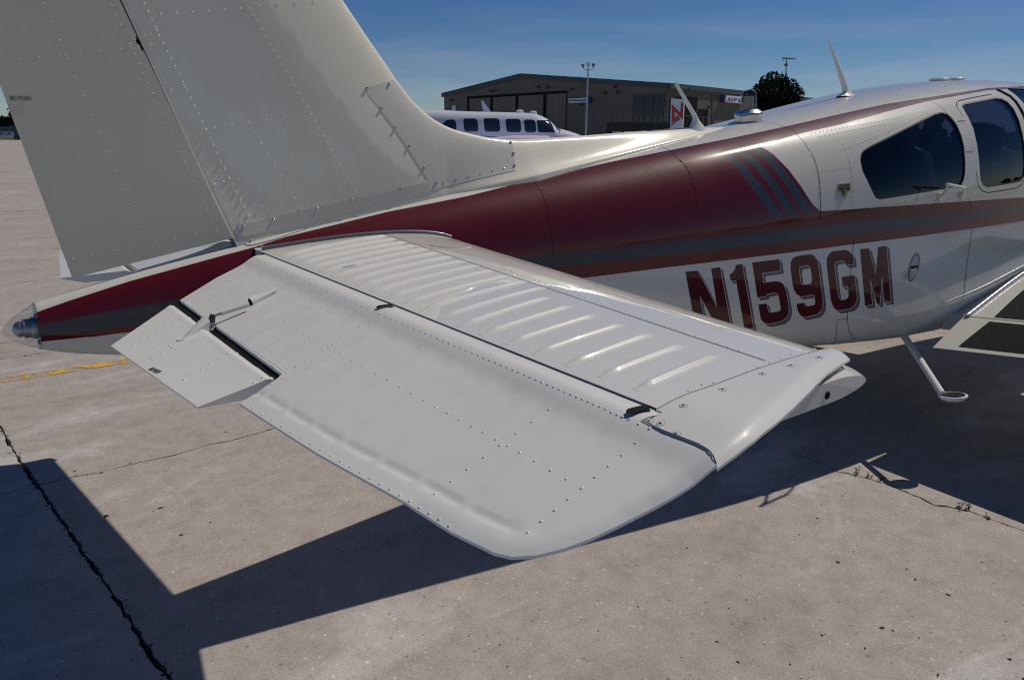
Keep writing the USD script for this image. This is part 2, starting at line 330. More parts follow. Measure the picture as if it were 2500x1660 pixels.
for k in (3, 5.8, 8.6, 11.6):
    others.append(gap(np.vstack([wob(JB[0] - dA * k * 1.0 - fB * 12, JB[0] - dA * k + fB * 14, 120, .015, 20 + int(k))]), .010, 31 + int(k)))
for k in (6.5, 9.8, -3.2, -6.4):
    others.append(gap(wob(JA[0] + dB * k - dA * 16, JA[-1] + dB * k + dA * 6, 160, .012, 40 + int(k)), .008, 61 + int(k)))
gaps = unary_union([gap(lineA, .012, 11), gap(lineB, .006, 12), gap(lineC, .009, 13), gap(lineD, .005, 14), *others])
near = Polygon([tuple(JA[0] + dB * a + dA * b) for a, b in ((-8, -13.0), (11.5, -13.0), (11.5, 7.2), (-8, 7.2))])
slabs = [g for g in near.difference(gaps).geoms if g.area > 0.02]
slabs.sort(key=lambda g: g.distance(Point(*CAM[:2])))
obj('soil', boxm((60, 60, 0.02), (0, 6, -0.058)), SOIL, kind='structure')
pav = thing('concrete_apron', None, None); meta(stage.GetPrimAtPath(pav), kind='structure')
def slabm(g):
    g = g.simplify(0.0015); inn = g.buffer(-0.004)
    top = trimesh.creation.extrude_polygon(g, 0.045, engine='earcut'); top.apply_translation((0, 0, -0.045)); return top
for i, g in enumerate(slabs[:60]):
    obj('concrete_slab', slabm(g), CONC2 if (g.representative_point().x - JA[0][0]) * dB[0] + (g.representative_point().y - JA[0][1]) * dB[1] < 0 else CONC, pav)
_f, _r = np.array([math.cos(YAW), math.sin(YAW)]), np.array([math.sin(YAW), -math.cos(YAW)])
apron = Polygon([tuple(CAM[:2] + u * _r + d * _f) for u, d in ((-300, -60), (300, -60), (300, 112), (-300, 112))])
far = apron.difference(near)
fm = trimesh.creation.triangulate_polygon(far, engine='earcut')
obj('far_apron', (np.c_[fm[0], np.zeros(len(fm[0]))], fm[1]), CONC, kind='structure')
gm = trimesh.creation.triangulate_polygon(box(-3000, -3000, 3000, 3000).difference(apron), engine='earcut')
obj('grass', (np.c_[gm[0], np.zeros(len(gm[0])) - .03], gm[1]), GRASS, kind='structure')

# ---------------------------------------------------------------- the aeroplane: shape functions
H0, TH, KE = 1.275, 0.042, 0.33                       # hinge height, tilt of the stabilizer, slope of the drooped elevator
def LEx(y): return 0.645 + (0.43 - 0.645) * (np.abs(y) - 0.18) / 1.56
def Tm(y): return 0.062 + (0.036 - 0.062) * np.clip((np.abs(y) - 0.15) / 1.6, 0, 1)
def naca(xi): return (0.2969 * np.sqrt(np.maximum(xi, 0)) - .126 * xi - .3516 * xi ** 2 + .2843 * xi ** 3 - .1036 * xi ** 4) * 10
def stab_T(x, y):
    s = np.clip(1 - x / LEx(y), 0, 1); return Tm(y) * naca(s * .61)
def stab_c(x, y): return H0 - .744 * Tm(y) + TH * x
def stab_top(x, y): return stab_c(x, y) + stab_T(x, y)
def gstab(P): return P[:, 2] - stab_top(np.clip(P[:, 0], 0, 9), P[:, 1])
def onstab(px): return hit(px, gstab)
def elev_top(x, y):
    q = np.clip(-x - .014, 0, .03); roll = np.where(x < 0, .03 - np.sqrt(np.maximum(.03 ** 2 - (.03 - q) ** 2, 0)), 0)
    return H0 + .002 + KE * x + np.where(x < 0, .007 * np.exp(-((x + .04) / .028) ** 2), 0) - roll * .12
def horn_z(x, y):
    a, b_, m = -.05, .12, .042; q = np.clip(x - a, 0, b_ - a); base = H0 + .003 + KE * np.minimum(x, a) + KE * q + (m - KE) * q ** 2 / (2 * (b_ - a)) + m * np.maximum(x - b_, 0)
    w = np.clip(x / .12, 0, 1); w = w * w * (3 - 2 * w); off0 = (KE * (0 - a) + (m - KE) * (0 - a) ** 2 / (2 * (b_ - a))) + KE * a      # height of the base at the hinge over the plane
    xx = np.clip(x, 0, 9); return np.where(x > 0, base * (1 - w) + (stab_top(xx * .86, y) + .003 + TH * .14 * xx) * w, base)
def gelev(P): return P[:, 2] - np.where(P[:, 1] < -1.70, horn_z(P[:, 0], P[:, 1]), H0 + .002 + KE * P[:, 0])
def onelev(px): return hit(px, gelev)

# fuselage
kx = [-.585, -.5, -.25, 0, .5, 1, 1.5, 2, 2.5, 3, 3.5, 4, 4.6, 5.2, 5.8, 6.4, 7.0, 7.4]
f_top = interp(kx, [1.166, 1.186, 1.243, 1.293, 1.385, 1.468, 1.552, 1.637, 1.722, 1.81, 1.89, 1.945, 1.97, 1.93, 1.66, 1.53, 1.44, 1.30])
f_bot = interp(kx, [1.036, 1.01, .965, .925, .855, .785, .715, .65, .59, .54, .505, .49, .49, .50, .52, .56, .66, .80])
f_hw = interp(kx, [.044, .054, .077, .100, .172, .238, .312, .388, .462, .530, .568, .582, .585, .575, .55, .51, .44, .30])
f_n = interp([-.6, 0, 1, 2, 3, 4, 6, 7.4], [2.05, 2.1, 2.35, 2.6, 2.9, 3.0, 2.9, 2.3])
FS = 0.5                                               # metres per radian in the skin's own plane
def fus(P):
    x = P[:, 0]; ph = P[:, 1] / FS; t, b, w, n = f_top(x), f_bot(x), f_hw(x), f_n(x); a = (t - b) / 2; zc = (t + b) / 2
    r = (np.abs(np.sin(ph) / w) ** n + np.abs(np.cos(ph) / a) ** n) ** (-1 / n)
    return np.stack([x, -r * np.sin(ph), zc + r * np.cos(ph)], 1)
gxs, gph = np.linspace(-.585, 6.2, 420), np.linspace(0, np.pi * FS, 170)
GG = np.stack(np.meshgrid(gxs, gph, indexing='ij'), -1).reshape(-1, 2); GP = fus(GG)
_e = 1e-4; GN = np.cross(fus(GG + [_e, 0]) - fus(GG - [_e, 0]), fus(GG + [0, _e]) - fus(GG - [0, _e]))
if GN[:, 1].mean() > 0: GN = -GN; FSIGN = -1
else: FSIGN = 1
ok = ((CAM - GP) * GN).sum(1) > 0
_pp = proj(GP[ok]); _lin = LinearNDInterpolator(_pp, GG[ok]); _near = NearestNDInterpolator(_pp, GG[ok])
def onfus(px, step=8.0, close=True):
    """pixels -> the skin's own plane (densified)"""
    q = dens(px, step, close); r = _lin(q); bad = np.isnan(r[:, 0]); r[bad] = _near(q[bad]); return r
def fpoly(px, step=6.0): return Polygon(onfus(px, step)).buffer(0)
def fpts(px):
    r = _lin(px); bad = np.isnan(r[:, 0]); r[bad] = _near(px[bad]); return r
def fnorm(G):
    e = 1e-4; N = np.cross(fus(G + [e, 0]) - fus(G - [e, 0]), fus(G + [0, e]) - fus(G - [0, e])) * FSIGN
    return N / np.linalg.norm(N, axis=1, keepdims=True)
def row(px, n):
    """n points evenly spaced along a pixel polyline"""
    px = np.asarray(px, float); s = np.r_[0, np.cumsum(np.linalg.norm(np.diff(px, axis=0), axis=1))]; t = np.linspace(0, s[-1], n)
    return np.stack([np.interp(t, s, px[:, 0]), np.interp(t, s, px[:, 1])], 1)

plane = thing('parked_airplane', 'white and maroon single-engine airplane with grey stripes, its tail and stabilizer filling the foreground', 'airplane', (3.0, 0, 0))

# windows and door outline (openings in the skin)
win_rear = fpoly(w6((578, 672), (640, 630), (900, 500), (1200, 345), (1370, 262), (1440, 245), (1500, 258), (1560, 305), (1620, 390), (1670, 510), (1700, 640), (1712, 800), (1710, 920), (1695, 1000), (1660, 1068), (1400, 1112), (1000, 1180), (760, 1215), (720, 1200), (690, 1150), (620, 1000), (570, 900), (545, 780), (553, 710)))
win_door = fpoly(w6((1665, 172), (1700, 150), (2040, 85), (2110, 92), (2180, 130), (2250, 210), (2310, 340), (2345, 480), (2375, 650), (2385, 850), (2370, 950), (2330, 1010), (2270, 1030), (1960, 1080), (1910, 1060), (1880, 1000), (1865, 800), (1840, 600), (1800, 430), (1740, 300)))
x_d = win_door.bounds[2]
win_front = Polygon([(x_d + .16, .26), (x_d + .75, .27), (x_d + .95, .42), (x_d + 1.0, .62), (x_d + .25, .66), (x_d + .17, .5)]).buffer(.05).buffer(-.02)
shield = Polygon([(5.15, 0.0), (5.72, 0.0), (5.72, .25), (5.45, .42), (5.2, .42)])
wins = unary_union([win_rear, win_door, win_front, shield])
skin_dom = box(-.585, 0, 7.4, np.pi * FS)
skin = patch(skin_dom.difference(wins), fus, 0.026, sign=FSIGN)
nose_cap = lathe([(0.02, 0), (.16, -.05), (.2, -.13), (.2, -.16)], (7.56, 0, 1.05), (1, 0, 0), 24)
fus_o = obj('fuselage', cat(skin, mirror(skin)), WHITE, plane)
obj('spinner', nose_cap, WHITE, plane, smooth=40)
tailcap = fus(np.c_[np.full(40, -.585), np.linspace(0, np.pi * FS, 40)])
tc = np.vstack([tailcap, tailcap[::-1] * [1, -1, 1]]); tcF = [(len(tc), (i + 1) % len(tc), i) for i in range(len(tc))]
obj('tail_bulkhead', (np.vstack([tc, tc.mean(0)]), np.array(tcF)[:, ::-1]), GREYST, plane)
nosr = fus(np.c_[np.full(40, 7.4), np.linspace(0, np.pi * FS, 40)]); nc = np.vstack([nosr, nosr[::-1] * [1, -1, 1]])
obj('nose_bulkhead', (np.vstack([nc, nc.mean(0)]), np.array([(len(nc), i, (i + 1) % len(nc)) for i in range(len(nc))])), WHITE, plane)
for nm, w in (('rear_window', win_rear), ('door_window', win_door), ('front_window', win_front), ('windshield', shield)):
    g = patch(w.buffer(.006), fus, .03, off=-.006, sign=FSIGN)
    obj(nm, g, TINT, plane); obj(nm, mirror(g), TINT, plane)
    if nm != 'windshield':
        rim = patch(w.buffer(.007).difference(w.buffer(-.005)), fus, .012, off=-.001, depth=.006, sign=FSIGN)
        obj('window_seal', rim, RUBBER, plane)
# cabin inside
INT = plain('cabin_lining', (0.10, 0.095, 0.09), 0.8); SEATC = plain('seat_leather', (0.16, 0.14, 0.12), 0.5); DARKC = plain('cabin_dark', (0.03, 0.03, 0.035), 0.8)
def loft_in(x0, x1, off):
    d = box(x0, 0, x1, np.pi * FS).difference(wins.buffer(.02)); return patch(d, fus, .06, off=-off, sign=FSIGN)
li = loft_in(2.45, 5.15, .035); li = (li[0], li[1][:, ::-1], -li[2]); obj('cabin_lining', cat(li, mirror(li)), INT, plane)
obj('cabin_floor', boxm((2.3, .72, .02), (4.0, 0, .80)), DARKC, plane); obj('rear_bulkhead', boxm((.02, .66, .6), (2.66, 0, 1.22)), DARKC, plane)
obj('instrument_panel', boxm((.1, .95, .35), (5.2, 0, 1.28)), DARKC, plane)
def seat(x, y):
    p = named(plane, 'cabin_seat')
    back = trimesh.creation.box((.12, .44, .62)); back = back.subdivide().subdivide(); v = back.vertices
    v[:, 0] += -.22 * (v[:, 2] + .31) ** 2; v[:, 1] *= 1 - .25 * np.clip(v[:, 2], 0, 1)
    trimesh.smoothing.filter_laplacian(back, iterations=2); back.apply_translation((x, y, 1.27))
    _used[(plane, 'cabin_seat')] -= 1
    s = obj('cabin_seat', back, SEATC, plane, smooth=50)
    hr = trimesh.creation.box((.09, .26, .17)).subdivide().subdivide(); trimesh.smoothing.filter_laplacian(hr, iterations=3); hr.apply_translation((x - .1, y, 1.62)); obj('headrest', hr, SEATC, s, smooth=50)
    cu = trimesh.creation.box((.5, .46, .14)).subdivide().subdivide(); trimesh.smoothing.filter_laplacian(cu, iterations=2); cu.apply_translation((x + .26, y, .98)); obj('cushion', cu, SEATC, s, smooth=50)
for x in (3.25, 4.2):
    for y in (-.27, .27): seat(x, y)

# ---- paint scheme, draped on the skin
OFF = 0.0008
red = np.vstack([t4((545, 690)), t4((700, 630), (1100, 490), (1500, 360), (1950, 215)), z4((896, 381), (1100, 325), (1300, 270), (1500, 215), (1650, 175), (1750, 148)),
                 r7((620, 390), (1200, 248), (1600, 150), (2362, 0)), z2((1300, 1235), (1800, 1120), (2352, 1010)), z3((360, 945), (720, 868), (1060, 790), (1400, 715), (1700, 668), (2100, 605), (2352, 592)), [(2560, 206)],
                 [(2560, 210)], z3((2352, 600), (2100, 620), (1700, 690), (1400, 767), (1100, 850), (790, 920), (540, 1000), (590, 1025), (640, 1060), (740, 1160), (830, 1280), (900, 1390), (955, 1445)),
                 c3((0, 400), (900, 335), (1640, 285), (2352, 235)), [(2560, 477)], [(2560, 531)], c3((2352, 555), (1640, 665), (800, 780), (0, 880)), n1((2352, 278), (1200, 418), (0, 560)), z5((1790, 345)),
                 [(1250, 700), (900, 745), (600, 782)], z4((860, 733), (600, 765)), t4((1500, 1050), (610, 1140))])
RED = fpoly(red, 5.0)
grey = np.vstack([t4((585, 895), (900, 835), (1400, 725), (2091, 600)), z4((1000, 545), (1200, 508)), [(800, 685), (1100, 648)], z5((1350, 205), (2352, 105)), n1((0, 70), (700, 5)), c3((0, 585), (900, 490), (2352, 365)), [(2560, 498)],
                  [(2560, 507)], c3((2352, 425), (1000, 610), (0, 730)), n1((2352, 60), (0, 325)), z5((1560, 275)), [(1100, 686), (800, 724)], z4((900, 683), (600, 728)), t4((1500, 950), (600, 1065))])
GREY = fpoly(grey, 5.0)
sl = [z3((318, 1078), (345, 1110), (400, 1165), (460, 1245), (540, 1350), (600, 1430), (645, 1487), (700, 1478), (650, 1400), (570, 1290), (500, 1195), (450, 1135), (400, 1090), (376, 1068)),
      z3((385, 1042), (425, 1068), (470, 1105), (540, 1180), (600, 1255), (670, 1355), (720, 1440), (747, 1473), (803, 1465), (770, 1420), (700, 1310), (640, 1220), (570, 1140), (520, 1090), (470, 1045), (440, 1030)),
      z3((480, 1015), (520, 1040), (560, 1075), (630, 1145), (690, 1220), (760, 1320), (820, 1420), (855, 1462), (908, 1452), (880, 1410), (820, 1310), (740, 1195), (660, 1105), (610, 1060), (570, 1025), (538, 1003))]
SL = unary_union([fpoly(s, 4.0) for s in sl])
def decal(name, poly, m, lift=OFF, both=True, res=.022, parent=None):
    g = patch(poly, fus, res, off=lift, depth=lift, sign=FSIGN)
    return obj(name, cat(g, mirror(g)) if both else g, m, parent or fus_o)
decal('maroon_stripe', RED.difference(GREY).difference(SL).difference(wins), MAROON)
decal('grey_stripe', GREY, GREYST)
for s in sl: decal('slanted_grey_stripe', fpoly(s, 4.0), GREYST, OFF, False)
# registration
LT = {'N': [n1((262, 660), (490, 632), (870, 1345), (755, 595), (920, 570), (1140, 1740), (905, 1782), (530, 1105), (655, 1805), (478, 1838))],
      '1': [n1((1225, 528), (1345, 510), (1562, 1730), (1395, 1758), (1230, 817), (1130, 828), (1108, 710), (1160, 680), (1205, 620), (1222, 570))],
      '5': [n1((1540, 480), (2055, 418), (2085, 632), (1728, 685), (1755, 868), (1990, 835), (2080, 850), (2145, 910), (2180, 1000), (2240, 1330), (2235, 1430), (2200, 1520), (2110, 1595), (1860, 1650), (1765, 1630), (1705, 1560), (1680, 1420), (1662, 1285), (1815, 1262), (1835, 1370), (1850, 1415), (1885, 1440), (2050, 1415), (2083, 1390), (2083, 1340), (2045, 1110), (2015, 1068), (1965, 1055), (1830, 1075), (1808, 1095), (1798, 1125), (1640, 1145))],
      '9': [n2((210, 355), (450, 322), (520, 345), (580, 420), (605, 500), (695, 1220), (690, 1330), (650, 1410), (580, 1470), (330, 1525), (270, 1490), (215, 1400), (192, 1275), (340, 1245), (350, 1295), (385, 1320), (530, 1295), (552, 1260), (552, 1220), (530, 1085), (280, 1130), (200, 1090), (150, 1010), (120, 900), (80, 600), (85, 470), (120, 400)),
            n2((255, 555), (410, 530), (445, 550), (465, 600), (492, 800), (485, 860), (450, 890), (320, 912), (285, 885), (265, 830), (235, 620))],
      'G': [n2((885, 265), (1120, 237), (1190, 260), (1250, 325), (1275, 400), (1280, 510), (1145, 530), (1130, 480), (1085, 442), (960, 455), (922, 480), (915, 530), (980, 1080), (1000, 1160), (1040, 1200), (1140, 1185), (1180, 1150), (1195, 1090), (1180, 935), (1078, 945), (1060, 755), (1300, 725), (1345, 1100), (1345, 1190), (1310, 1280), (1240, 1345), (1000, 1400), (930, 1370), (880, 1290), (850, 1190), (770, 500), (775, 400), (815, 315))],
      'M': [n2((1410, 228), (1570, 207), (1710, 715), (1755, 185), (1912, 163), (1995, 1218), (1870, 1240), (1830, 700), (1785, 1262), (1735, 1270), (1592, 745), (1640, 1283), (1505, 1305))]}
SHX = (7.6, 7.4)
for ch, ps in LT.items():
    P2 = Polygon(ps[0], [ps[1]] if len(ps) > 1 else []).buffer(0)
    sweep = unary_union([affinity.translate(P2, SHX[0] * t, SHX[1] * t) for t in np.linspace(0, 1, 12)]).buffer(.4).buffer(-.4).difference(P2.buffer(1.7))
    def m(g): return unary_union([Polygon(onfus(np.array(q.exterior.coords)[:-1], 4.0), [onfus(np.array(r.coords)[:-1], 4.0) for r in q.interiors]).buffer(0) for q in getattr(g, 'geoms', [g]) if q.area > 6])
    decal('registration_letter', m(P2), LETR, .0010, False, .02)
    decal('letter_shadow', m(sweep), LETG, .0010, False, .02)
# panel seams and rivets
def seam(px, w=.0022): return ribbon(onfus(px, 6.0, False), w * .85, fus, fnorm, .0017)
seams = [seam(w6((0, 700), (30, 760), (58, 830), (75, 900), (95, 1030), (105, 1200), (105, 1345), (100, 1450)), .003), seam(n2((1285, 0), (1275, 200), (1262, 330), (1235, 640), (1200, 900), (1180, 1250), (1165, 1560)), .003),
         seam(z6((1143, 630), (1150, 700), (1165, 740), (1185, 765), (1210, 780))), seam(z6((1060, 830), (1075, 645), (1140, 640))), seam(c4((1540, 380), (1520, 470), (1500, 540), (1465, 610))),
         seam(z3((540, 830), (640, 845), (720, 870), (770, 890), (800, 920), (850, 975), (890, 1040))), seam(z3((760, 750), (900, 720), (1090, 690))), seam(z2((1310, 1235), (1345, 1262), (1385, 1330), (1416, 1417), (1438, 1520))),
         seam(z5((1445, 35), (1452, 100), (1456, 200))), seam(z3((0, 1095), (45, 1145), (75, 1215), (100, 1300), (118, 1400), (125, 1500))),
         seam(w6((1690, 300), (1650, 240), (1615, 190), (1612, 150), (1640, 120), (1800, 85), (2000, 50)), .003), seam(w6((1832, 900), (1840, 1000), (1860, 1070), (1900, 1125), (1960, 1140), (2270, 1090), (2330, 1050), (2362, 1000)), .004),
         seam(w6((1620, 350), (1710, 342))), seam(w6((1712, 688), (1810, 680))), seam(w6((1172, 1155), (1175, 1265))), seam(w6((1240, 98), (1340, 130), (1440, 190), (1540, 290)), .002),
         seam(z2((2140, 985), (2200, 1005), (2260, 1035), (2330, 1110))), seam(c3((1590, 255), (1620, 330), (1615, 400))), seam(z2((1910, 1015), (2200, 965), (2352, 925)))]
for s_ in seams: obj('panel_seam', s_, GAP, fus_o)
hin = [fpts(row(c3((1640, 670), (1610, 870), (1575, 1120), (1530, 1500)), 30))]
hp = fpts(row(c3((1640, 672), (1610, 870), (1575, 1120), (1530, 1500)), 45))
obj('piano_hinge', cat(*[ribbon(np.array([hp[i], hp[i] + (hp[i + 1] - hp[i]) * .62]), .006, fus, fnorm, .002) for i in range(44)]), RUBBER, fus_o, kind='stuff')
sealp = w6((2055, 2), (2100, 20), (2200, 72), (2270, 140), (2320, 220), (2362, 300), (2420, 420))
sl3 = fus(onfus(sealp, 12, False)) + fnorm(onfus(sealp, 12, False)) * .004
obj('door_seal', tube(sl3, .006, 8), RUBBER, plane, smooth=60)
rr = []
def fr(px, n): rr.append(fpts(row(px, n)))
fr(z2((1310, 1235), (1345, 1262), (1368, 1292), (1385, 1330), (1402, 1373), (1416, 1417), (1428, 1465), (1438, 1520)), 9); fr(z5((1445, 35), (1450, 90), (1455, 150), (1455, 200)), 4)
fr(z3((10, 1110), (45, 1145), (70, 1180), (92, 1262), (110, 1355), (118, 1420), (125, 1500)), 10); fr(w6((10, 480), (300, 430), (650, 370), (1010, 300)), 24); fr(w6((110, 520), (400, 460), (860, 378)), 17)
fr(z2((700, 1390), (1250, 1265), (1950, 1140), (2200, 1080)), 18); fr(w6((80, 910), (95, 990), (108, 1120), (120, 1250), (122, 1325)), 9); fr(w6((430, 790), (440, 870), (462, 1000), (465, 1100), (470, 1280)), 10)
fr(w6((80, 910), (260, 885), (440, 868)), 9); fr(w6((160, 1328), (380, 1300), (680, 1270), (1130, 1255)), 15); fr(w6((890, 1285), (1130, 1255)), 5); fr(w6((1190, 1245), (1360, 1225)), 4); fr(w6((1515, 1205), (1750, 1205)), 7)
fr(w6((380, 660), (640, 555), (900, 450), (1280, 262)), 20); fr(w6((350, 600), (405, 725), (430, 810)), 5); fr(w6((1720, 1090), (1800, 1150), (1850, 1175)), 6); fr(h2((1180, 690), (1480, 645)), 10); fr(h2((1700, 600), (2100, 610)), 10)
fr(z3((200, 860), (420, 800), (600, 770), (870, 735)), 14); fr(w6((540, 40), (700, 38), (900, 48), (1100, 75), (1240, 105)), 14); fr(z3((170, 1455), (380, 1425), (530, 1405)), 7); fr(w6((250, 1415), (440, 1400), (510, 1390)), 8)
fr(z3((1440, 560), (1560, 590), (1700, 570)), 9); fr(r7((455, 455), (620, 415)), 3); fr(z2((1180, 1230), (1600, 1090), (2352, 940)), 12); fr(z3((1230, 630), (1400, 600), (1600, 575), (1750, 570)), 16)
fr(c3((1640, 880), (1600, 1200), (1550, 1500)), 12); fr(c3((1930, 780), (1890, 1080), (1860, 1380)), 9); fr(c3((2020, 800), (1970, 1150), (1940, 1380)), 9); fr(w6((1680, 370), (1750, 430), (1790, 560), (1800, 640)), 5)
fr(c4((140, 1100), (500, 1180)), 0) if False else None
RG = np.vstack(rr); inr = inside(RED, RG)
for sel_, m_ in ((~inr, WHITE), (inr, MAROON)): obj('rivets', rivets(fus(RG[sel_]), fnorm(RG[sel_]), .0032, .75), m_, fus_o, kind='stuff')

# ---- horizontal stabilizer
beads = []
bpx = [((1551, 952.5), (1756, 866)), ((1462, 921), (1672.5, 841)), ((1380, 893), (1598, 814)), ((1301, 866), (1527, 790.5)), ((1233.6, 841), (1462, 768)), ((1173, 818), (1401, 746.5)), ((1117.5, 797.5), (1348, 725.5))]
bw = [(onstab(a), onstab(b)) for a, b in bpx]
pitch_b = np.mean([abs(bw[i][0][1] - bw[i + 1][0][1]) for i in range(len(bw) - 1)])
slope_b = np.mean([(b[1] - a[1]) / (b[0] - a[0]) for a, b in bw])
xa0 = np.mean([a[0] for a, b in bw]); xb0 = np.mean([b[0] for a, b in bw])
yb = [a[1] for a, b in bw]; k = yb[-1]
while k < -.24: k += pitch_b; yb.append(k)
def bead_z(x, y): return np.zeros_like(x)
def canning(x, y, amp, seed):
    return amp * (meshkit.fbm(np.stack([x * 5, y * 7, x * 0 + seed], -1), 3, seed) - .5)
YT = -1.742
def grid_surface(f, A, B):
    a, b = np.meshgrid(A, B, indexing='ij'); V = f(a.ravel(), b.ravel()); n, m = len(A), len(B)
    i = np.arange(n * m).reshape(n, m); p, q, r, s = i[:-1, :-1].ravel(), i[1:, :-1].ravel(), i[1:, 1:].ravel(), i[:-1, 1:].ravel()
    F = np.vstack([np.stack([p, q, r], 1), np.stack([p, r, s], 1)]); return V, F
def outward(m, ref):
    V, F = m; c = V[F].mean(1); nn = np.cross(V[F[:, 1]] - V[F[:, 0]], V[F[:, 2]] - V[F[:, 0]])
    return (V, F[:, ::-1]) if (nn * (c - ref)).sum() < 0 else (V, F)
sA = np.r_[np.linspace(0, 1, 30) ** 2 * .12, np.linspace(.13, 1, 105)]
def stabf(s, y):
    x = LEx(y) * (1 - s); x = np.maximum(x, .001)
    z = stab_c(x, y) + Tm(y) * naca(s * .61) * 1.0 + bead_z(x, y) * (s > .2) + canning(x, y, .0009, 3) * np.clip(s * 6, 0, 1)
    return np.stack([x, y, z], 1)
def stabb(s, y):
    x = np.maximum(LEx(y) * (1 - s), .001); return np.stack([x, y, stab_c(x, y) - Tm(y) * naca(s * .61)], 1)
ys = np.linspace(YT, -.04, 220)
top = outward(grid_surface(stabf, sA, ys), np.array([.3, -.9, 0])); bot = outward(grid_surface(stabb, sA[::3].tolist() + [1.0], ys[::6].tolist() + [-.04]), np.array([.3, -.9, 3]))
def endcap(y, ss):
    a = stabf(ss, np.full(len(ss), y)); b = stabb(ss, np.full(len(ss), y)); n = len(ss); V = np.vstack([a, b]); F = []
    for i in range(n - 1): F += [(i, i + 1, n + i + 1), (i, n + i + 1, n + i)]
    return V, np.array(F)
ec = outward(endcap(YT, sA), np.array([.3, 0, H0]))
bk = grid_surface(lambda t, y: np.where(t[:, None] > .5, stabf(np.ones_like(y), y), stabb(np.ones_like(y), y)), [0, 1], ys[::6]); bk = outward(bk, np.array([.5, -.9, H0]))
def smoothN(m, lock=None):
    v, f, n = meshkit.arrays((m[0], m[1]), True); return v, f, n
stab_mesh = cat(smoothN(top), smoothN(bot), smoothN(ec), smoothN(bk))
stab_o = obj('stabilizer', stab_mesh, STABW, plane); stab_p = obj('stabilizer', mirror(stab_mesh), STABW, plane)
ends = [(a[:2], b[:2]) for a, b in bw]; dlt = np.array([0, pitch_b])
while ends[-1][0][1] < -.27:
    a, b = ends[-1]; a2 = a + dlt; b2 = b + dlt; b2 = np.array([LEx(b2[1]) * .60, b2[1] + (LEx(b2[1]) * .60 - b2[0]) * slope_b]); ends.append((np.array([xa0, a2[1]]), b2))
for a, b in ends:
    n_ = 46; tl = np.linspace(0, 1, n_); L_ = np.linalg.norm(b - a); dv = (b - a) / L_; nv = np.array([-dv[1], dv[0]]); ac = np.linspace(-1, 1, 15)
    tp = np.clip(np.minimum(tl, 1 - tl) * L_ / .035, 0, 1); tp = tp * tp * (3 - 2 * tp)
    X = (a + tl[:, None, None] * (b - a)) + ac[None, :, None] * nv * (.015 * (.45 + .55 * tp[:, None, None])); h_ = .0060 * tp[:, None] * np.exp(-(ac[None] / .42) ** 2) - .0002 * (np.abs(ac[None]) > .99)
    x_, y_ = X[..., 0].ravel(), X[..., 1].ravel(); V_ = np.stack([x_, y_, stab_top(x_, y_) + canning(x_, y_, .0009, 3) + .0003 + h_.ravel()], 1)
    ii = np.arange(n_ * 15).reshape(n_, 15); F_ = np.vstack([np.stack([ii[:-1, :-1].ravel(), ii[1:, :-1].ravel(), ii[1:, 1:].ravel()], 1), np.stack([ii[:-1, :-1].ravel(), ii[1:, 1:].ravel(), ii[:-1, 1:].ravel()], 1)])
    m_ = smoothN(outward((V_, F_), np.array([a[0], a[1], 0]))); obj('stiffening_bead', m_, STABW, stab_o)
# outboard rib and nose under the horn
def nub_le(y): return .436 - .032 * np.clip((YT - y) / .058, 0, 1) ** 1.6
def nubf(s, y): x = nub_le(y) * (1 - s); return np.stack([x, y, 1.254 + .0185 * np.minimum(naca(s * .61) * 1.25, 1) + .03 * (x - .3)], 1)
def nubb(s, y): x = nub_le(y) * (1 - s); return np.stack([x, y, 1.254 - .0165 * np.minimum(naca(s * .61) * 1.25, 1) + .03 * (x - .3)], 1)
sn = np.r_[np.linspace(0, 1, 16) ** 2 * .12, np.linspace(.15, .72, 12)]; yn = np.linspace(-1.80, YT + .001, 10)
n_t = outward(grid_surface(nubf, sn, yn), np.array([.3, -1.77, 0])); n_b = outward(grid_surface(nubb, sn, yn), np.array([.3, -1.77, 3]))
rib = (np.vstack([nubf(sn, np.full(len(sn), -1.80)), nubb(sn, np.full(len(sn), -1.80))]), np.array([f for i in range(len(sn) - 1) for f in ((i, i + 1, len(sn) + i + 1), (i, len(sn) + i + 1, len(sn) + i))]))
nub = cat(smoothN(n_t), smoothN(n_b), smoothN(outward(rib, np.array([.3, -1.7, H0]))))
nb = obj('tip_rib', nub, STABW, stab_o); obj('tip_rib', mirror(nub), STABW, stab_p)
obj('bolt_hole', lathe([(.006, 0), (.006, .001)], (.30, -1.8005, 1.252), (0, -1, 0), 12), GAP, stab_o)
